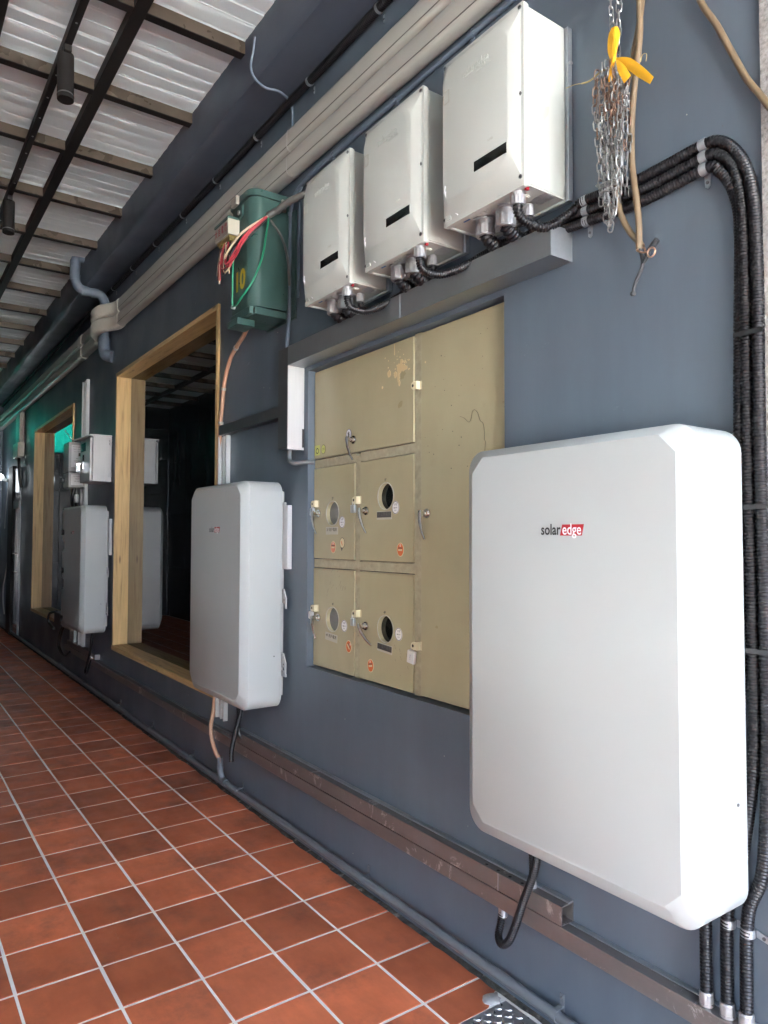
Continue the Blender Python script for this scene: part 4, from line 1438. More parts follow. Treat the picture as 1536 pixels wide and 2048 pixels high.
# paint splashes on the upper door
random.seed(3)
sp = MB()
y = YD - 0.0005
spots = []
def blob(cx, cz, r, rz=None):
    n_ = 12
    sp.prism_y([(cx + r * random.uniform(.8, 1.15) * math.cos(2 * math.pi * k / n_), cz + (rz or r) * random.uniform(.8, 1.15) * math.sin(2 * math.pi * k / n_)) for k in range(n_)], y - 0.0005, y + 0.0004)
sp = MB()
blob(-2.530, 2.262, 0.0135, 0.016)
part("paint_spot", sp, "paint_splat", dA)
sp = MB()
blob(-2.484, 2.247, 0.011, 0.015)
part("paint_spot", sp, "paint_splat", dA)
sp = MB()
blob(-2.452, 2.272, 0.020, 0.022)
part("paint_spot", sp, "paint_splat", dA)
sp = MB()
blob(-2.462, 2.235, 0.009, 0.028)
part("paint_spot", sp, "paint_splat", dA)
sp = MB()
blob(-2.456, 2.207, 0.007, 0.014)
part("paint_spot", sp, "paint_splat", dA)
sp = MB()
blob(-2.425, 2.268, 0.014, 0.017)
part("paint_spot", sp, "paint_splat", dA)
sp = MB()
blob(-2.408, 2.265, 0.010, 0.010)
part("paint_spot", sp, "paint_splat", dA)
sp = MB()
blob(-2.440, 2.297, 0.010, 0.012)
part("paint_spot", sp, "paint_splat", dA)
sp = MB()
blob(-2.582, 2.21, 0.005, 0.007)
part("paint_spot", sp, "paint_splat", dA)
sp = MB()
for k in range(34):
    blob(random.gauss(-2.45, 0.055), random.gauss(2.30, 0.03), random.uniform(0.0015, 0.0045))
sp.box(-2.493, -2.489, y - 0.0005, y + 0.0004, 2.335, 2.385)
part("paint_splash", sp, "paint_splat", dA)["kind"] = "stuff"
sp = MB()
for k in range(26):
    blob(random.uniform(-2.29, -1.83), random.uniform(1.75, 2.35), random.uniform(0.001, 0.0028))
part("dirt_specks", sp, "ink_faint", dB)["kind"] = "stuff"
pth = spline([(-2.065, y, 2.010), (-2.04, y, 2.000), (-2.012, y, 1.980), (-2.0, y, 1.995), (-1.995, y, 2.015), (-1.983, y, 2.024), (-1.965, y, 2.010), (-1.955, y, 1.985), (-1.948, y, 1.975), (-1.935, y, 1.965), (-1.928, y, 1.93), (-1.929, y, 1.905), (-1.924, y, 1.898), (-1.927, y, 1.86)], 0.01)
part("crack_line", MB().tube(pth, 0.0007, 4), "ink_black", dB)
# scratches on the bottom doors
sp = MB()
random.seed(5)
for k in range(14):
    x, z = random.gauss(-2.99, 0.05), random.gauss(1.31, 0.03)
    l_ = random.uniform(0.006, 0.024)
    sp.quad((x, y, z), (x + 0.0016, y, z + 0.0005), (x + 0.0016 + l_ * 0.5, y, z + l_), (x + l_ * 0.5, y, z + l_))
part("scratches", sp, "ink_faint", dBL)["kind"] = "stuff"
sp = MB()
for k in range(9):
    x, z = random.uniform(-2.48, -2.37), random.gauss(1.04, 0.05)
    l_ = random.uniform(0.004, 0.02)
    sp.quad((x, y, z), (x + 0.0016, y, z), (x + 0.0016 - l_ * 0.5, y, z + l_), (x - l_ * 0.5, y, z + l_))
part("scratches", sp, "ink_faint", dBR)["kind"] = "stuff"
# grey pipe from the trunking leg into the cabinet
mb = MB().tube(spline([(-3.295, -0.05, 2.0), (-3.295, -0.052, 1.965), (-3.285, -0.052, 1.940), (-3.25, -0.045, 1.925), (-3.21, -0.015, 1.928), (-3.182, 0.03, 1.93)], 0.008), 0.0125, 10)
solo("grey_pipe", mb, "pipe_grey", "short bent grey pipe from the trunking leg into the meter recess", "pipe", smooth=60)

# ================================================================== TELEPHONE TERMINAL BOX
tb = thing("telephone_box", "dark green terminal box with yellow number and loose wires", "terminal box", (-3.48, 0, 2.72))
bx0, bx1, bz0, bz1 = -3.640, -3.375, 2.745, 3.335
yfr = -0.235
part("back_plate", MB().box(bx0 - 0.012, -3.318, -0.012, -0.002, 2.700, 3.28), "telecom_green", tb, bevel=0.002)
rr = 0.062
ol = [(bx0, -0.012), (bx1, -0.012)] + [(bx1 - rr + rr * math.cos(R(-a)), yfr + rr - rr * math.sin(R(a))) for a in range(0, 91, 9)] + [(bx0 + 0.02, yfr), (bx0, yfr + 0.02)]
part("case", MB().prism_z(ol, bz0, bz1), "telecom_green", tb, smooth=35)
ol2 = [(x + (0.012 if x > -3.5 else -0.008), y - (0.012 if y < -0.1 else 0)) for x, y in ol]
part("lid", MB().prism_z(ol2, bz1 - 0.012, bz1 + 0.022), "telecom_green", tb, smooth=35)
part("lid_latch", MB().box(bx0 + 0.06, bx0 + 0.13, yfr - 0.030, yfr - 0.011, bz1 - 0.02, bz1 + 0.028), "sign_metal", tb, bevel=0.003)
part("lid_latch", MB().box(bx1 + 0.013, bx1 + 0.026, -0.075, -0.05, bz1 - 0.07, bz1 - 0.005), "sign_metal", tb, bevel=0.003)
fl = [(bx1 + 0.005, -0.205), (bx1 + 0.005, -0.045)]
part("foot_flange", MB().box(bx1 - 0.10, bx1 + 0.004, -0.215, -0.045, 2.700, 2.738), "telecom_green", tb, bevel=0.003)
part("foot_flange", MB().box(bx0 + 0.02, bx0 + 0.15, -0.26, -0.16, 2.668, 2.705).box(bx0 + 0.0, bx1 - 0.02, -0.235, -0.02, 2.705, 2.744), "telecom_green", tb, bevel=0.003)
# front bracket with bolt
part("lug", MB().prism_y([(-3.555, 3.245), (-3.53, 3.225), (-3.475, 3.245), (-3.475, 3.300), (-3.555, 3.305)], yfr - 0.012, yfr - 0.002), "telecom_green", tb)
part("lug_bolt", MB().cyl((-3.515, yfr - 0.017, 3.272), (-3.515, yfr - 0.010, 3.272), 0.013, 14), "gland_metal", tb, smooth=40)
# number painted on the front
text("10", 0.145, -3.520, yfr - 0.0006, 2.905, "paint_yellow", tb, name="painted_number", sx=0.95, bold=0.005)
# wired terminal block with red characters
tblk = part("terminal_block", MB().box(-3.700, -3.520, -0.305, -0.245, 3.150, 3.228), "sign_metal", tb, bevel=0.002)
part("block_end", MB().box(-3.519, -3.514, -0.307, -0.243, 3.147, 3.232), "box_cream", tb)
part("block_lid", MB().prism_y([(-3.702, 3.230), (-3.512, 3.230), (-3.512, 3.242), (-3.702, 3.242)], -0.309, -0.24), "telecom_green", tb)
part("block_terminals", MB().box(-3.69, -3.53, -0.295, -0.25, 3.138, 3.150).box(-3.56, -3.535, -0.29, -0.262, 3.122, 3.139).box(-3.68, -3.655, -0.29, -0.262, 3.125, 3.139), "brass", tb)
for k, ch in enumerate("大吉電機"):
    text(ch, 0.046, -3.680 + 0.0435 * k, -0.3065, 3.190, "ink_red", tb, name="sign_character", sx=0.72, bold=0.0006)
part("tag_plate", MB().prism_y([(-3.640, 3.12), (-3.585, 3.12), (-3.585, 3.005), (-3.640, 2.975)], yfr - 0.034, yfr - 0.031), "sign_metal", tb)
text("102", 0.020, -3.603, yfr - 0.0350, 3.03, "ink_red", tb, name="tag_text", rot=R(8))
part("side_hook", MB().tube(spline([(-3.72, -0.02, 3.33), (-3.74, -0.16, 3.33), (-3.745, -0.20, 3.28), (-3.745, -0.20, 3.20), (-3.74, -0.16, 3.165), (-3.70, -0.06, 3.16)], 0.02), 0.006, 7), "gland_metal", tb, smooth=60)
part("side_box", MB().box(-3.74, -3.70, -0.16, -0.02, 3.17, 3.27), "telecom_green", tb, bevel=0.004)


def wire(pts, r, m, name="wire"):
    return part(name, MB().tube(spline(pts, 0.012), r, 7), m, tb, smooth=60)


sl_end = (-3.325, -0.17, 3.205)
wire([(-3.600, -0.275, 3.140), (-3.602, -0.285, 3.08), (-3.585, -0.295, 3.03), (-3.53, -0.31, 3.035), (-3.46, -0.30, 3.075), (-3.39, -0.27, 3.125), sl_end], 0.0062, "wire_cream")
wire([(-3.578, -0.275, 3.140), (-3.578, -0.285, 3.06), (-3.560, -0.30, 3.00), (-3.51, -0.31, 2.985), (-3.45, -0.30, 3.02), (-3.385, -0.27, 3.10), (-3.33, -0.18, 3.20)], 0.0055, "wire_red")
wire([(-3.567, -0.278, 3.140), (-3.566, -0.29, 3.06), (-3.545, -0.31, 2.995), (-3.49, -0.31, 2.985), (-3.43, -0.29, 3.03), (-3.37, -0.26, 3.10), (-3.327, -0.175, 3.20)], 0.0055, "wire_red")
wire([(-3.555, -0.275, 3.140), (-3.552, -0.286, 3.07), (-3.535, -0.30, 3.005), (-3.48, -0.30, 2.995), (-3.42, -0.285, 3.045), (-3.325, -0.165, 3.20)], 0.004, "wire_black")
wire([(-3.325, -0.165, 3.195), (-3.322, -0.18, 3.10), (-3.325, -0.20, 2.98), (-3.345, -0.24, 2.86), (-3.40, -0.27, 2.79), (-3.48, -0.27, 2.765), (-3.575, -0.25, 2.78)], 0.0055, "wire_green")
wire([(-3.545, -0.262, 3.04), (-3.555, -0.262, 2.95), (-3.568, -0.256, 2.86), (-3.580, -0.25, 2.79)], 0.0055, "wire_green")
wire([(-3.548, -0.26, 3.16), (-3.545, -0.262, 3.05)], 0.010, "pipe_grey", "sleeve")
random.seed(21)
for k, m in enumerate(("wire_red", "wire_black", "wire_cream", "wire_red", "wire_black", "wire_red")):
    sag = random.uniform(2.96, 3.06)
    x0_ = random.uniform(-3.66, -3.55)
    wire([(x0_, -0.275, 3.14), (x0_ + random.uniform(-0.01, 0.02), -0.29, sag + 0.04), (x0_ + 0.07, -0.305, sag - 0.01), (-3.46 + random.uniform(-0.03, 0.03), -0.295, sag + 0.02), (-3.38, -0.26, 3.10 + random.uniform(-0.02, 0.02)), (-3.328, -0.172, 3.20)], 0.0032, m)
for k, m in enumerate(("wire_black", "wire_red", "wire_black", "wire_cream")):
    x0_ = -3.66 + 0.03 * k
    wire([(x0_, -0.275, 3.14), (x0_ + random.uniform(-0.02, 0.02), -0.288, 3.06), (x0_ + random.uniform(-0.03, 0.03), -0.28, random.uniform(2.93, 3.02))], 0.0035, m)
part("earth_bolt", MB().cyl((-3.582, yfr - 0.02, 2.782), (-3.582, yfr, 2.782), 0.011, 8), "gland_metal", tb)
for k, (m, dx, zl) in enumerate((("wire_black", 0, 2.955), ("wire_red", 0.010, 2.95), ("wire_cream", 0.020, 2.93), ("wire_red", 0.03, 2.945), ("wire_cream", -0.006, 2.98))):
    wire([(-3.688 + dx, -0.272, 3.14), (-3.690 + dx * 0.9, -0.285, 3.05), (-3.702 + dx * 1.1, -0.285, zl)], 0.0045, m)
wire([(-3.30, -0.13, 3.235), sl_end], 0.018, "wire_grey", "sleeve")
wire([(-3.16, -0.03, 3.30), (-3.24, -0.10, 3.262), (-3.30, -0.135, 3.225)], 0.018, "wire_grey", "sleeve")
wire([(-3.33, -0.15, 3.19), (-3.30, -0.10, 3.10), (-3.29, -0.07, 2.98), (-3.31, -0.05, 2.86)], 0.007, "wire_grey")

# pale pipe left of it feeding the peach hose
t = thing("peach_hose", "peach coloured hose running down beside the window from a pale pipe end", "hose", (-4.2, 0, 0.1))
part("pipe_end", MB().tube([(-3.79, -0.06, 3.16), (-3.79, -0.06, 2.98)], 0.022, 12).tube([(-3.80, -0.06, 2.98), (-3.80, -0.06, 2.84)], 0.034, 14).tube([(-3.80, -0.06, 2.84), (-3.80, -0.06, 2.822)], 0.034, 14, 0.02), "pvc_white", t, smooth=50)
part("pipe_collar", MB().tube([(-3.81, -0.05, 2.82), (-3.83, -0.045, 2.76)], 0.015, 10), "sticker_grey", t, smooth=50)
part("hose", MB().tube(spline([(-3.825, -0.045, 2.775), (-3.93, -0.03, 2.74), (-4.06, -0.02, 2.70), (-4.16, -0.018, 2.64), (-4.235, -0.018, 2.52), (-4.272, -0.018, 2.36), (-4.30, -0.018, 2.20), (-4.318, -0.018, 1.7), (-4.325, -0.018, 1.0), (-4.335, -0.018, 0.60), (-4.330, -0.030, 0.45), (-4.300, -0.058, 0.37), (-4.245, -0.070, 0.30), (-4.19, -0.066, 0.235), (-4.172, -0.05, 0.20)], 0.03), 0.0128, 9), "hose_peach", t, smooth=60)
for p, d in (((-4.06, -0.02, 2.70), (1, 0, 0.35)), ((-4.247, -0.018, 2.48), (0.3, 0, 1)), ((-4.29, -0.018, 2.27), (0.1, 0, 1))):
    p = Vector(p); d = Vector(d).normalized()
    part("clip", MB().tube([p - d * 0.008, p + d * 0.008], 0.0165, 10), "duct_beige", t, smooth=40)

# grey pipe along the floor with a riser for the hose
t = thing("floor_pipe", "grey pipe running along the foot of the wall with clips", "pipe", (-6, 0, 0.04))
part("pipe", MB().tube([(-14.2, -0.036, 0.070), (-9, -0.036, 0.072), (-4.19, -0.036, 0.072)], 0.0168, 12), "pipe_grey", t, smooth=60)
part("pipe", MB().tube([(-4.19, -0.036, 0.072), (-2.6, -0.036, 0.076), (-0.8, -0.036, 0.074)], 0.0168, 12), "pipe_grey", t, smooth=60)
part("riser", MB().tube(spline([(-4.172, -0.05, 0.215), (-4.172, -0.045, 0.13), (-4.160, -0.038, 0.09), (-4.13, -0.036, 0.075)], 0.01), 0.018, 12), "pipe_grey", t, smooth=60)
part("coupling", MB().tube([(-4.135, -0.036, 0.073), (-4.10, -0.036, 0.073)], 0.0215, 12), "pipe_grey", t, smooth=50)
part("coupling", MB().tube([(-4.172, -0.0455, 0.14), (-4.172, -0.048, 0.175)], 0.0205, 12), "pipe_grey", t, smooth=50)
for xx in (-3.93, -2.62, -1.545, -4.72, -5.6, -6.5, -7.7, -9.0):
    m_ = MB().tube([(xx - 0.012, -0.036, 0.0745), (xx + 0.012, -0.036, 0.0745)], 0.0190, 12)
    m_.box(xx - 0.008, xx + 0.008, -0.006, -0.003, 0.075, 0.128).box(xx - 0.008, xx + 0.008, -0.034, -0.003, 0.089, 0.0925)
    c_ = part("clip", m_, "pipe_grey", t, smooth=40)
    part("clip_screw", MB().sphere((xx, -0.008, 0.116), 0.0045, 8, 5), "screw_dark", c_)


# ================================================================== BEIGE DUCTS
def sect(path_x_y_z, hy, hz, r=0.018):
    """rounded rectangular duct swept along x with given centre"""
    rings = []
    for (x, y, z) in path_x_y_z:
        pl = rrect(-hy, hy, -hz, hz, r, 3)
        rings.append([(x, y + a, z + b) for a, b in pl])
    return rings


def duct(label, z, hz, hy=0.036):
    t = thing("beige_duct", label, "duct", (-6, 0, z), "twin beige ducts under the beam")
    yc = -0.003 - hy
    rr_ = 0.026
    for a, b in ((-0.9, -3.30), (-3.302, -6.55)):
        part("duct_run", MB().loft(sect([(a, yc, z), (b, yc, z)], hy, hz, rr_)), "duct_beige", t, smooth=35)
        part("duct_seam", MB().box(b, a, yc - hy - 0.0012, yc - hy + 0.002, z - hz * 0.62, z - hz * 0.56), "wire_grey", t)
    part("joint_line", MB().loft(sect([(-3.296, yc, z), (-3.306, yc, z)], hy + 0.0015, hz + 0.0015, rr_)), "pvc_white", t, smooth=35)
    # jog out over the drain pipe
    q = 0.105
    jog = [(-6.55, yc, z), (-6.62, yc, z), (-6.70, yc - 0.015, z), (-6.80, yc - q * 0.55, z + 0.004), (-6.88, yc - q * 0.9, z + 0.006), (-7.0, yc - q, z + 0.006), (-7.10, yc - q * 0.92, z + 0.004), (-7.17, yc - q * 0.6, z), (-7.24, yc - q * 0.18, z), (-7.32, yc, z), (-7.36, yc, z)]
    part("elbow", MB().loft(sect(spline(jog, 0.03), hy + 0.006, hz + 0.004, 0.03)), "elbow_beige", t, smooth=40)
    part("duct_run", MB().loft(sect([(-7.36, yc, z), (-7.95, yc, z)], hy, hz, rr_)), "duct_beige", t, smooth=35)
    part("coupling", MB().loft(sect([(-7.95, yc, z), (-8.10, yc, z)], hy + 0.006, hz + 0.005, 0.03)), "elbow_beige", t, smooth=35)
    part("duct_run", MB().loft(sect([(-8.10, yc, z), (-14.25, yc, z)], hy, hz, rr_)), "duct_beige", t, smooth=35)
    return t


duct("upper of the two beige ducts under the beam", 3.628, 0.059)
dl = duct("lower of the two beige ducts under the beam", 3.499, 0.058)
t = thing("beige_duct", "short beige duct dropping from the twin ducts at the far end", "duct", (-12.1, 0, 2.7))
part("duct_run", MB().box(-12.28, -11.95, -0.075, -0.003, 2.98, 3.44), "duct_beige", t, bevel=0.012)
part("end_box", MB().box(-12.34, -11.90, -0.10, -0.003, 2.76, 2.98), "elbow_beige", t, bevel=0.01)
part("cable", MB().tube(spline([(-12.1, -0.05, 2.76), (-12.05, -0.05, 2.6), (-11.97, -0.05, 2.42), (-11.95, -0.03, 2.3)], 0.03), 0.022, 8), "wire_grey", t, smooth=60)

# grey drain pipe jogging from the beam behind the ducts
dp = thing("drain_pipe", "blue-grey painted drain pipe snaking down over the beam behind the beige ducts", "pipe", (-7.06, 0, 3.3))
pth = [(-7.06, -0.235, 4.165), (-7.06, -0.29, 4.165), (-7.06, -0.325, 4.14), (-7.06, -0.33, 4.08), (-7.06, -0.33, 3.98), (-7.06, -0.31, 3.90), (-7.06, -0.25, 3.862), (-7.06, -0.13, 3.855), (-7.06, -0.085, 3.835), (-7.06, -0.062, 3.78), (-7.06, -0.06, 3.70), (-7.06, -0.06, 3.40)]
part("pipe", MB().tube(spline(pth, 0.02), 0.044, 14), "pipe_painted", dp, smooth=60)
part("elbow", MB().tube(spline([(-7.06, -0.06, 3.44), (-7.06, -0.06, 3.36), (-7.05, -0.055, 3.30), (-7.02, -0.04, 3.27), (-6.97, 0.0, 3.255)], 0.015), 0.055, 14), "pipe_painted", dp, smooth=60)
for p, d in (((-7.06, -0.33, 4.10), (0, 0, 1)), ((-7.06, -0.33, 3.97), (0, 0, 1)), ((-7.06, -0.245, 3.86), (0, 1, 0)), ((-7.06, -0.15, 3.856), (0, 1, 0))):
    p = Vector(p); d = Vector(d)
    part("collar", MB().tube([p - d * 0.028, p + d * 0.028], 0.0475, 14), "pipe_painted", dp, smooth=40)

# painted cable under the ducts, thin cable over the beam
pc = thing("painted_cable", "blue-grey painted cable with clips under the beige ducts", "cable", (-2.6, 0, 2.5))
part("cable", MB().tube(spline([(-0.95, -0.014, 3.425), (-1.8, -0.014, 3.418), (-2.4, -0.014, 3.410), (-2.9, -0.014, 3.400), (-3.20, -0.014, 3.388), (-3.32, -0.014, 3.360), (-3.365, -0.014, 3.30), (-3.372, -0.014, 3.2), (-3.370, -0.016, 2.8), (-3.366, -0.03, 2.60), (-3.366, -0.04, 2.51)], 0.03), 0.011, 8), "pipe_painted", pc, smooth=60)
part("cable", MB().tube(spline([(-1.2, -0.012, 3.437), (-2.0, -0.011, 3.430), (-2.9, -0.012, 3.42), (-3.19, -0.012, 3.405), (-3.25, -0.012, 3.38), (-3.275, -0.012, 3.30), (-3.28, -0.012, 3.1), (-3.285, -0.012, 2.8)], 0.03), 0.006, 7), "pipe_painted", pc, smooth=60)
for xx, zz in ((-1.94, 3.418), (-2.42, 3.410), (-2.94, 3.399)):
    part("clip", MB().tube([(xx - 0.012, -0.014, zz), (xx + 0.012, -0.014, zz)], 0.0145, 8).box(xx - 0.008, xx + 0.008, -0.012, -0.003, zz - 0.035, zz - 0.01), "pipe_painted", pc)
part("clip", MB().tube([(-3.372, -0.014, 3.28), (-3.372, -0.014, 3.262)], 0.015, 8), "pipe_painted", pc)
mb = MB().tube(spline([(-3.300, -0.264, 4.10), (-3.315, -0.265, 4.03), (-3.340, -0.266, 3.98), (-3.325, -0.262, 3.915), (-3.318, -0.235, 3.884), (-3.335, -0.18, 3.881), (-3.32, -0.12, 3.882), (-3.345, -0.05, 3.880), (-3.385, -0.018, 3.90), (-3.372, -0.012, 3.87), (-3.360, -0.012, 3.80), (-3.36, -0.012, 3.69)], 0.02), 0.0068, 8)
solo("thin_cable", mb, "pipe_painted", "thin grey cable bending round the beam edge above the twin ducts", "cable", smooth=60)

# ================================================================== SPOTLIGHTS ON TRACK
tr = thing("light_track", "black lighting track running under the roof frame", "light track", (-6, -1.05, 4.04))
part("track", MB().box(-13, ROOF_X1, -1.068, -1.032, 4.030, 4.083), "frame_black", tr, bevel=0.003)
for k in range(26):
    xx = -2.9 - k * 0.24
    part("track_screw", MB().cyl((xx, -1.05, 4.0285), (xx, -1.05, 4.0300), 0.006, 8), "gland_metal", tr)


def spotlight(x, label):
    t = thing("spotlight", label, "spotlight", (x, -1.05, 4.03), "black spotlights on the ceiling track")
    part("adapter", MB().box(x - 0.06, x + 0.06, -1.068, -1.032, 3.995, 4.0295), "frame_black", t, bevel=0.003)
    part("stem", MB().cyl((x, -1.05, 3.995), (x, -1.05, 3.965), 0.012, 10), "frame_black", t)
    part("lamp_body", MB().cyl((x, -1.05, 4.005), (x + 0.012, -1.05, 3.765), 0.040, 20), "frame_black", t, smooth=40)
    part("lamp_rim", MB().cyl((x + 0.0105, -1.05, 3.79), (x + 0.0115, -1.05, 3.783), 0.0412, 20), "screw_dark", t, smooth=40)
    return t


sp1 = spotlight(-3.86, "black cylinder spotlight nearest the camera on the ceiling track")
sp2 = copy_tree(sp1)
sp2.location = Vector(sp1.location) + Vector((-1.95, 0, 0.0))
sp2["label"] = "second black cylinder spotlight, farther along the ceiling track at the left edge"

# ================================================================== CHAIN BUNDLE, RIBBON, HANGING CABLES
def link_mesh():
    L, Wd, r = 0.0160, 0.0076, 0.0021
    pth = []
    for k in range(5):
        a = -math.pi / 2 + math.pi * k / 4
        pth.append((Wd * math.sin(a) * 0 + Wd * math.cos(a) * 0, 0, 0))
    pth = []
    for k in range(5):
        a = math.pi * k / 4
        pth.append(Vector((Wd * math.cos(a), 0, L - Wd + Wd * math.sin(a))))
    for k in range(5):
        a = math.pi + math.pi * k / 4
        pth.append(Vector((Wd * math.cos(a), 0, -(L - Wd) + Wd * math.sin(a))))
    n = len(pth)
    rings = []
    for i in range(n):
        d = (pth[(i + 1) % n] - pth[i - 1]).normalized()
        u = Vector((0, 1, 0))
        w = d.cross(u)
        rings.append([pth[i] + (u * math.cos(2 * math.pi * k / 5) + w * math.sin(2 * math.pi * k / 5)) * r for k in range(5)])
    mb = MB()
    rings.append(rings[0])
    mb.loft(rings, False, False)
    me = mesh_from(mb, "link", smooth=60)
    return me


ch = thing("chain_bundle", "bundle of steel chain, partly rusty, hanging folded beside the right inverter", "chain", (-1.27, -0.06, 3.6))
lk = link_mesh()
lk.materials.append(MATS["chain_steel"])
lk2 = lk.copy()
lk2.materials.clear()
lk2.materials.append(MATS["chain_rust"])
nlinks = [0]


def strand(path, rust=lambda z: 0.0, pitch=0.0248, twist0=0.0):
    pts = resample(spline(path, 0.004), pitch)
    for i in range(len(pts) - 1):
        if nlinks[0] >= 299: return
        d = (pts[i + 1] - pts[i]).normalized()
        c = (pts[i] + pts[i + 1]) / 2
        q = Vector((0, 0, 1)).rotation_difference(d)
        q = q @ Quaternion((0, 0, 1), twist0 + (math.pi / 2 if i % 2 else 0) + random.gauss(0, 0.25))
        o = bpy.data.objects.new("link", lk2 if random.random() < rust(c.z) else lk)
        COL.objects.link(o)
        o.parent = ch
        o.location = c - ch.location
        o.rotation_mode = 'QUATERNION'
        o.rotation_quaternion = q
        nlinks[0] += 1


random.seed(11)
strand([(-1.292, -0.06, 3.32), (-1.290, -0.06, 3.15), (-1.282, -0.06, 3.02), (-1.275, -0.062, 2.90)], twist0=0.3)
strand([(-1.262, -0.055, 3.32), (-1.262, -0.055, 3.15), (-1.266, -0.055, 3.02), (-1.268, -0.06, 2.90)], twist0=0.9)
rust = lambda z: max(0.0, min(0.85, (z - 2.66) / 0.16))
N = 15
for k in range(N):
    f = k / (N - 1) * 2 - 1
    yy = -0.05 - 0.03 * (k % 3)
    xt = -1.270 + 0.040 * f
    xm = -1.268 + 0.050 * f
    xb = -1.266 + 0.036 * f
    side = abs(f) > 0.8
    zb_ = 2.50 + random.uniform(-0.03, 0.05)
    strand([(xt, yy, 2.905 - 0.025 * f * f), (xm + random.gauss(0, 0.002), yy - 0.004, 2.79), (xm * 0.5 + xb * 0.5 + random.gauss(0, 0.003), yy, 2.65), (xb, yy + 0.005, zb_)], rust=(lambda z: 0.05) if (side or k % 4 == 1) else rust, twist0=random.uniform(0, 3))
strand([(-1.302, -0.105, 2.56), (-1.285, -0.118, 2.545), (-1.262, -0.12, 2.540), (-1.240, -0.115, 2.545), (-1.225, -0.10, 2.565)], twist0=1.2)
strand([(-1.300, -0.10, 2.535), (-1.28, -0.118, 2.525), (-1.258, -0.12, 2.525), (-1.236, -0.11, 2.53)], twist0=0.2)
strand([(-1.303, -0.07, 2.56), (-1.304, -0.07, 2.50), (-1.302, -0.07, 2.455), (-1.293, -0.07, 2.442), (-1.284, -0.07, 2.46), (-1.282, -0.07, 2.52)], twist0=0.5)
strand([(-1.272, -0.085, 2.52), (-1.272, -0.085, 2.46), (-1.279, -0.085, 2.42), (-1.284, -0.085, 2.405)], twist0=0.4)
strand([(-1.252, -0.09, 2.53), (-1.258, -0.09, 2.47), (-1.266, -0.088, 2.44)], twist0=0.1)
# hook the chain hangs from
part("hook", MB().tube(spline([(-1.277, 0.002, 3.36), (-1.277, -0.05, 3.355), (-1.277, -0.075, 3.335), (-1.277, -0.06, 3.315), (-1.277, -0.045, 3.32)], 0.01), 0.005, 8), "gland_metal", ch, smooth=60)

# ribbon
rb = thing("yellow_ribbon", "yellow ribbon tied in a bow at the top of the chain bundle", "ribbon", (-1.24, -0.1, 2.75))


def strip(path, widths, nrm, name):
    P = spline(path, 0.008)
    mb = MB()
    n = len(P)
    L, Rr = [], []
    for i in range(n):
        d = (P[min(i + 1, n - 1)] - P[max(i - 1, 0)]).normalized()
        s = d.cross(Vector(nrm)).normalized()
        f = i / (n - 1) * (len(widths) - 1)
        k = min(int(f), len(widths) - 2)
        w = widths[k] + (widths[k + 1] - widths[k]) * (f - k)
        L.append(P[i] - s * w / 2)
        Rr.append(P[i] + s * w / 2)
    nn = Vector(nrm).normalized() * 0.0006
    rings = [[L[i] - nn, Rr[i] - nn, Rr[i] + nn, (L[i] + Rr[i]) / 2 + nn * 5, L[i] + nn] for i in range(n)]
    mb.loft(rings)
    return part(name, mb, "ribbon_yellow", rb, smooth=50)


strip([(-1.244, -0.108, 2.890), (-1.250, -0.112, 2.93), (-1.243, -0.115, 2.968), (-1.232, -0.12, 2.972), (-1.224, -0.12, 2.95), (-1.232, -0.118, 2.92), (-1.240, -0.112, 2.89)], [0.012, 0.018, 0.020, 0.02, 0.018, 0.010], (0.3, -1, 0.1), "bow_loop")
strip([(-1.240, -0.112, 2.892), (-1.246, -0.115, 2.868), (-1.252, -0.114, 2.835)], [0.012, 0.010, 0.013], (0.1, -1, 0), "ribbon_tail")
strip([(-1.238, -0.112, 2.888), (-1.215, -0.118, 2.855), (-1.190, -0.12, 2.805)], [0.010, 0.022, 0.024], (0.2, -1, -0.3), "ribbon_tail")
strip([(-1.236, -0.112, 2.890), (-1.195, -0.115, 2.858), (-1.15, -0.118, 2.805), (-1.115, -0.12, 2.762)], [0.010, 0.026, 0.026, 0.018], (0.1, -1, -0.4), "ribbon_tail")
part("knot", MB().sphere((-1.240, -0.113, 2.890), 0.010, 10, 6, (1, 0.7, 1)), "ribbon_yellow", rb, smooth=60)
mb = MB().tube(spline([(-1.262, -0.10, 2.885), (-1.300, -0.095, 2.895), (-1.34, -0.09, 2.893), (-1.375, -0.085, 2.905)], 0.01), 0.003, 6, r1=0.0022).tube(spline([(-1.375, -0.085, 2.905), (-1.40, -0.085, 2.915), (-1.435, -0.085, 2.922)], 0.01), 0.0012, 4)
mb.tube(spline([(-1.155, -0.11, 2.84), (-1.148, -0.112, 2.855), (-1.135, -0.112, 2.85), (-1.137, -0.113, 2.83)], 0.008), 0.0008, 4)
solo("straw_twine", mb, "straw", "frayed straw twine sticking out left from the chain bundle", "twine", smooth=60)

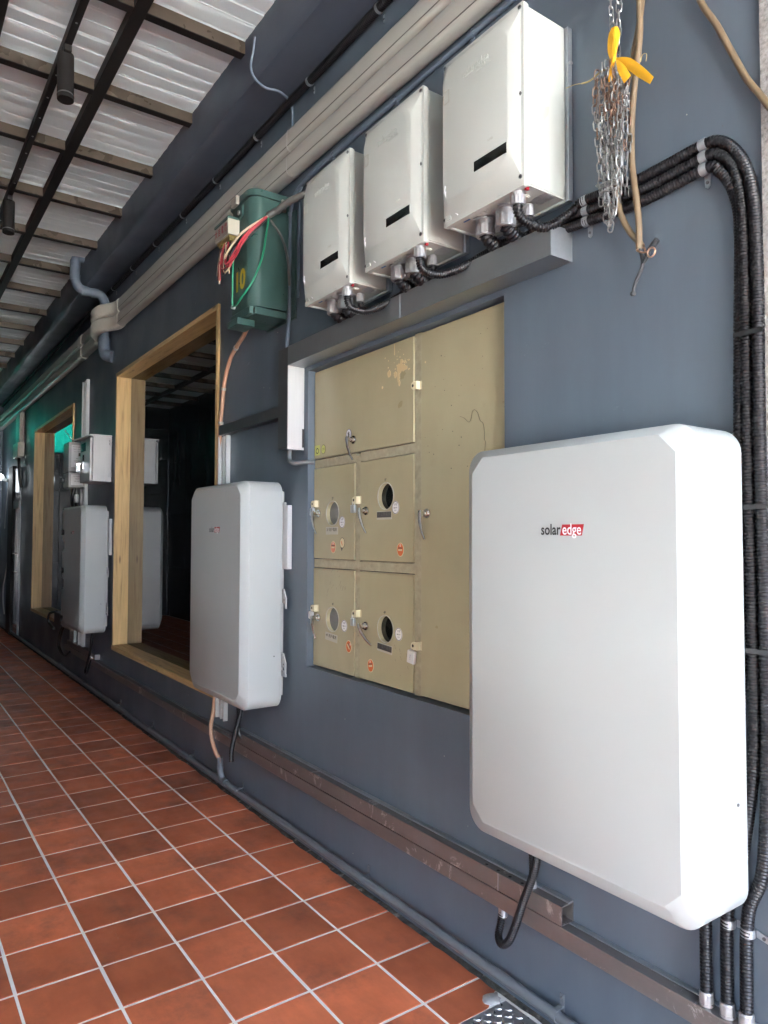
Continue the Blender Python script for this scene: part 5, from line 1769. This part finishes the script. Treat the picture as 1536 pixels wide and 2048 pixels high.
# brown cables
bc = thing("brown_cables", "two brown cables hanging behind the chain and tied at their ends", "cable", (-1.22, -0.03, 2.24))
part("cable", MB().tube(spline([(-1.196, -0.03, 3.5), (-1.203, -0.03, 3.10), (-1.236, -0.03, 2.93), (-1.262, -0.03, 2.84), (-1.280, -0.045, 2.68), (-1.276, -0.05, 2.51), (-1.252, -0.045, 2.434), (-1.232, -0.04, 2.40), (-1.214, -0.04, 2.378), (-1.206, -0.04, 2.362)], 0.02), 0.0088, 9), "cable_brown", bc, smooth=60)
part("cable", MB().tube(spline([(-1.19, -0.04, 3.5), (-1.204, -0.04, 3.10), (-1.206, -0.04, 2.97), (-1.224, -0.04, 2.844), (-1.236, -0.04, 2.72), (-1.232, -0.045, 2.605), (-1.217, -0.05, 2.51), (-1.209, -0.05, 2.43), (-1.210, -0.048, 2.355)], 0.02), 0.0092, 9), "cable_brown", bc, smooth=60)
part("taped_end", MB().tube(spline([(-1.209, -0.048, 2.358), (-1.203, -0.046, 2.335), (-1.201, -0.045, 2.31), (-1.213, -0.045, 2.285), (-1.226, -0.045, 2.262), (-1.233, -0.045, 2.238)], 0.008), 0.0055, 8), "tape_black", bc, smooth=60)
part("taped_end", MB().sphere((-1.234, -0.045, 2.236), 0.0085, 8, 6), "tape_black", bc, smooth=60)
part("taped_end", MB().tube(spline([(-1.200, -0.045, 2.312), (-1.188, -0.048, 2.322), (-1.178, -0.05, 2.340), (-1.165, -0.05, 2.352), (-1.150, -0.05, 2.362)], 0.008), 0.0050, 8, r1=0.0085), "tape_black", bc, smooth=60)
ringp = [(-1.166 + 0.012 * math.cos(a), -0.056, 2.330 + 0.013 * math.sin(a)) for a in [2 * math.pi * k / 12 for k in range(13)]]
part("copper_tie", MB().tube(ringp, 0.0026, 6).tube(spline([(-1.176, -0.056, 2.336), (-1.19, -0.056, 2.337), (-1.205, -0.058, 2.345), (-1.212, -0.056, 2.352), (-1.20, -0.04, 2.358), (-1.19, -0.05, 2.345)], 0.005), 0.0026, 6), "copper", bc, smooth=60)
mb = MB().tube(spline([(-1.10, -0.02, 3.35), (-1.068, -0.018, 3.10), (-1.035, -0.016, 2.975), (-0.994, -0.014, 2.888), (-0.951, -0.014, 2.783), (-0.914, -0.014, 2.696), (-0.884, -0.018, 2.645), (-0.863, -0.026, 2.607), (-0.80, -0.03, 2.50)], 0.02), 0.0085, 9)
solo("brown_cable", mb, "cable_brown", "single brown cable slanting across the wall to the granite pier", "cable", smooth=60)

# ================================================================== FAR EQUIPMENT
wc = thing("white_cabinet", "small white wall cabinet with sloping hood beside the window", "cabinet", (-7.1, 0, 2.05))
part("case", MB().box(-7.32, -6.93, -0.175, -0.006, 2.065, 2.485), "white_steel", wc, bevel=0.004)
part("door", MB().box(-7.318, -6.935, -0.199, -0.178, 2.068, 2.470), "white_steel", wc, bevel=0.004)
part("hood", MB().loft([[(-7.34, -0.006, 2.486), (-6.925, -0.006, 2.486), (-6.925, -0.20, 2.486), (-7.34, -0.275, 2.470)], [(-7.34, -0.006, 2.502), (-6.925, -0.006, 2.502), (-6.925, -0.20, 2.500), (-7.34, -0.275, 2.478)]]), "white_steel", wc)
part("door_window", MB().box(-7.29, -7.10, -0.2005, -0.199, 2.36, 2.44), "meter_glass", wc)
part("door_slot", MB().box(-7.22, -7.16, -0.2005, -0.199, 2.20, 2.33), "meter_glass", wc)
part("handle", MB().box(-7.27, -7.14, -0.222, -0.2, 2.245, 2.258).box(-7.285, -7.272, -0.245, -0.21, 2.17, 2.258), "chrome", wc, bevel=0.002)
for zz in (2.44, 2.41, 2.13, 2.11):
    part("hinge", MB().box(-6.9295, -6.915, -0.03, -0.008, zz, zz + 0.016), "white_steel", wc)
un = thing("meter_unit", "grey electrical unit with printed side labels left of the small white cabinet", "meter unit", (-8.0, 0, 2.05))
part("upper_case", MB().box(-8.12, -7.86, -0.195, -0.03, 2.225, 2.53), "unit_grey", un, bevel=0.006)
part("lower_case", MB().box(-8.12, -7.86, -0.195, -0.03, 2.062, 2.212), "unit_grey", un, bevel=0.006)
part("band", MB().box(-8.115, -7.868, -0.188, -0.035, 2.212, 2.225), "black_plastic", un)
part("switch", MB().box(-8.10, -8.02, -0.225, -0.196, 2.12, 2.17), "black_plastic", un, bevel=0.004)
part("side_label", MB().box(-7.8595, -7.859, -0.17, -0.055, 2.27, 2.50), "sticker_white", un)
part("side_label", MB().box(-7.8595, -7.859, -0.17, -0.055, 2.085, 2.195), "sticker_white", un)
for zz, s_ in ((2.48, "POWER METER"), (2.455, "230 V ~ 50 Hz"), (2.43, "63 A  3P+N"), (2.36, "IP65"), (2.335, "WARNING"), (2.31, "CE"), (2.175, "DC SWITCH"), (2.15, "1000 V"), (2.125, "ON  OFF")):
    text(s_, 0.013, -7.8585, -0.113, zz, "ink_faint", un, name="label_text", facing='+x')
part("label_mark", MB().box(-7.8588, -7.8582, -0.10, -0.065, 2.385, 2.42), "ink_faint", un)
part("cable", MB().tube(spline([(-8.05, -0.10, 2.065), (-8.06, -0.11, 1.97), (-8.02, -0.12, 1.90), (-7.94, -0.12, 1.85), (-7.88, -0.10, 1.80)], 0.02), 0.017, 8).tube(spline([(-8.0, -0.08, 2.065), (-8.0, -0.09, 1.98), (-7.96, -0.09, 1.88), (-7.9, -0.08, 1.80)], 0.02), 0.017, 8), "black_plastic", un, smooth=60)
part("plug", MB().cyl((-7.93, -0.10, 1.99), (-7.92, -0.10, 1.91), 0.024, 10), "white_steel", un, smooth=40)
part("antenna", MB().tube([(-8.02, -0.10, 2.53), (-8.25, -0.16, 2.70)], 0.006, 6), "sticker_grey", un)
for z0_, z1_, lb in ((1.50, 1.86, "upper pale box behind the farthest battery at its left edge"), (1.10, 1.42, "middle grey box behind the farthest battery at its left edge"), (0.60, 1.02, "lower grey box behind the farthest battery at its left edge")):
    t = thing("control_box", lb, "control box", (-8.1, 0, z0_), "boxes behind the farthest battery")
    part("case", MB().box(-8.23, -7.80, -0.16, -0.03, z0_, z1_), "white_steel" if z0_ > 1.4 else "unit_grey", t, bevel=0.008)
    part("cover", MB().box(-8.21, -7.82, -0.172, -0.1605, z0_ + 0.02, z1_ - 0.02), "unit_grey", t, bevel=0.004)
    part("knob", MB().cyl((-8.14, -0.195, z0_ + 0.1), (-8.14, -0.172, z0_ + 0.1), 0.03, 12), "black_plastic", t)

# far door
fd = thing("far_door", "narrow steel door with long handle at the far end of the wall", "door", (-12.4, 0, 0))
part("frame", MB().box(-13.05, -12.62, -0.06, -0.002, 0.02, 2.68), "frame_black", fd, bevel=0.004)
part("leaf", MB().box(-12.615, -12.08, -0.035, -0.003, 0.05, 2.62), "door_steel", fd, bevel=0.003)
part("top_pane", MB().box(-12.55, -12.14, -0.0365, -0.0352, 2.16, 2.58), "window_panel_glass", fd)
part("mid_rail", MB().box(-12.61, -12.09, -0.042, -0.0352, 2.00, 2.12), "white_steel", fd)
part("pane", MB().box(-12.55, -12.14, -0.0365, -0.0352, 0.15, 1.95), "window_panel_glass", fd)
part("handle", MB().tube([(-12.28, -0.036, 1.30), (-12.28, -0.075, 1.30), (-12.28, -0.075, 1.02), (-12.28, -0.036, 1.02)], 0.012, 8), "chrome", fd)
# far lamp
fl_ = thing("wall_lamp", "small lit white lamp on the wall at the far end", "lamp", (-13.5, -0.08, 2.54))
part("bulb", MB().sphere((-13.55, -0.12, 2.56), 0.055, 12, 8), "lamp_glow", fl_, smooth=60)
part("holder", MB().cyl((-13.32, -0.02, 2.49), (-13.48, -0.09, 2.53), 0.03, 10), "white_steel", fl_, smooth=40)
part("lead", MB().tube(spline([(-13.32, -0.02, 2.48), (-13.5, -0.02, 2.2), (-13.62, -0.02, 1.9), (-13.68, -0.02, 1.7)], 0.04), 0.008, 6), "sticker_grey", fl_, smooth=60)
ld = bpy.data.lights.new("lamp_light", 'POINT')
ld.energy = 0.10
ld.shadow_soft_size = 0.25
ld.color = (0.86, 0.94, 1.0)
lo = bpy.data.objects.new("lamp_light", ld)
COL.objects.link(lo)
lo.location = (-13.55, -0.24, 2.56)
mb = MB().tube(spline([(-12.75, -0.03, 1.35), (-13.0, -0.04, 1.25), (-13.3, -0.04, 0.95), (-13.55, -0.04, 0.7), (-13.5, -0.04, 0.45), (-13.35, -0.04, 0.28)], 0.05), 0.010, 6)
solo("grey_lead", mb, "sticker_grey", "thin grey lead dangling on the wall left of the far door", "cable", smooth=60)
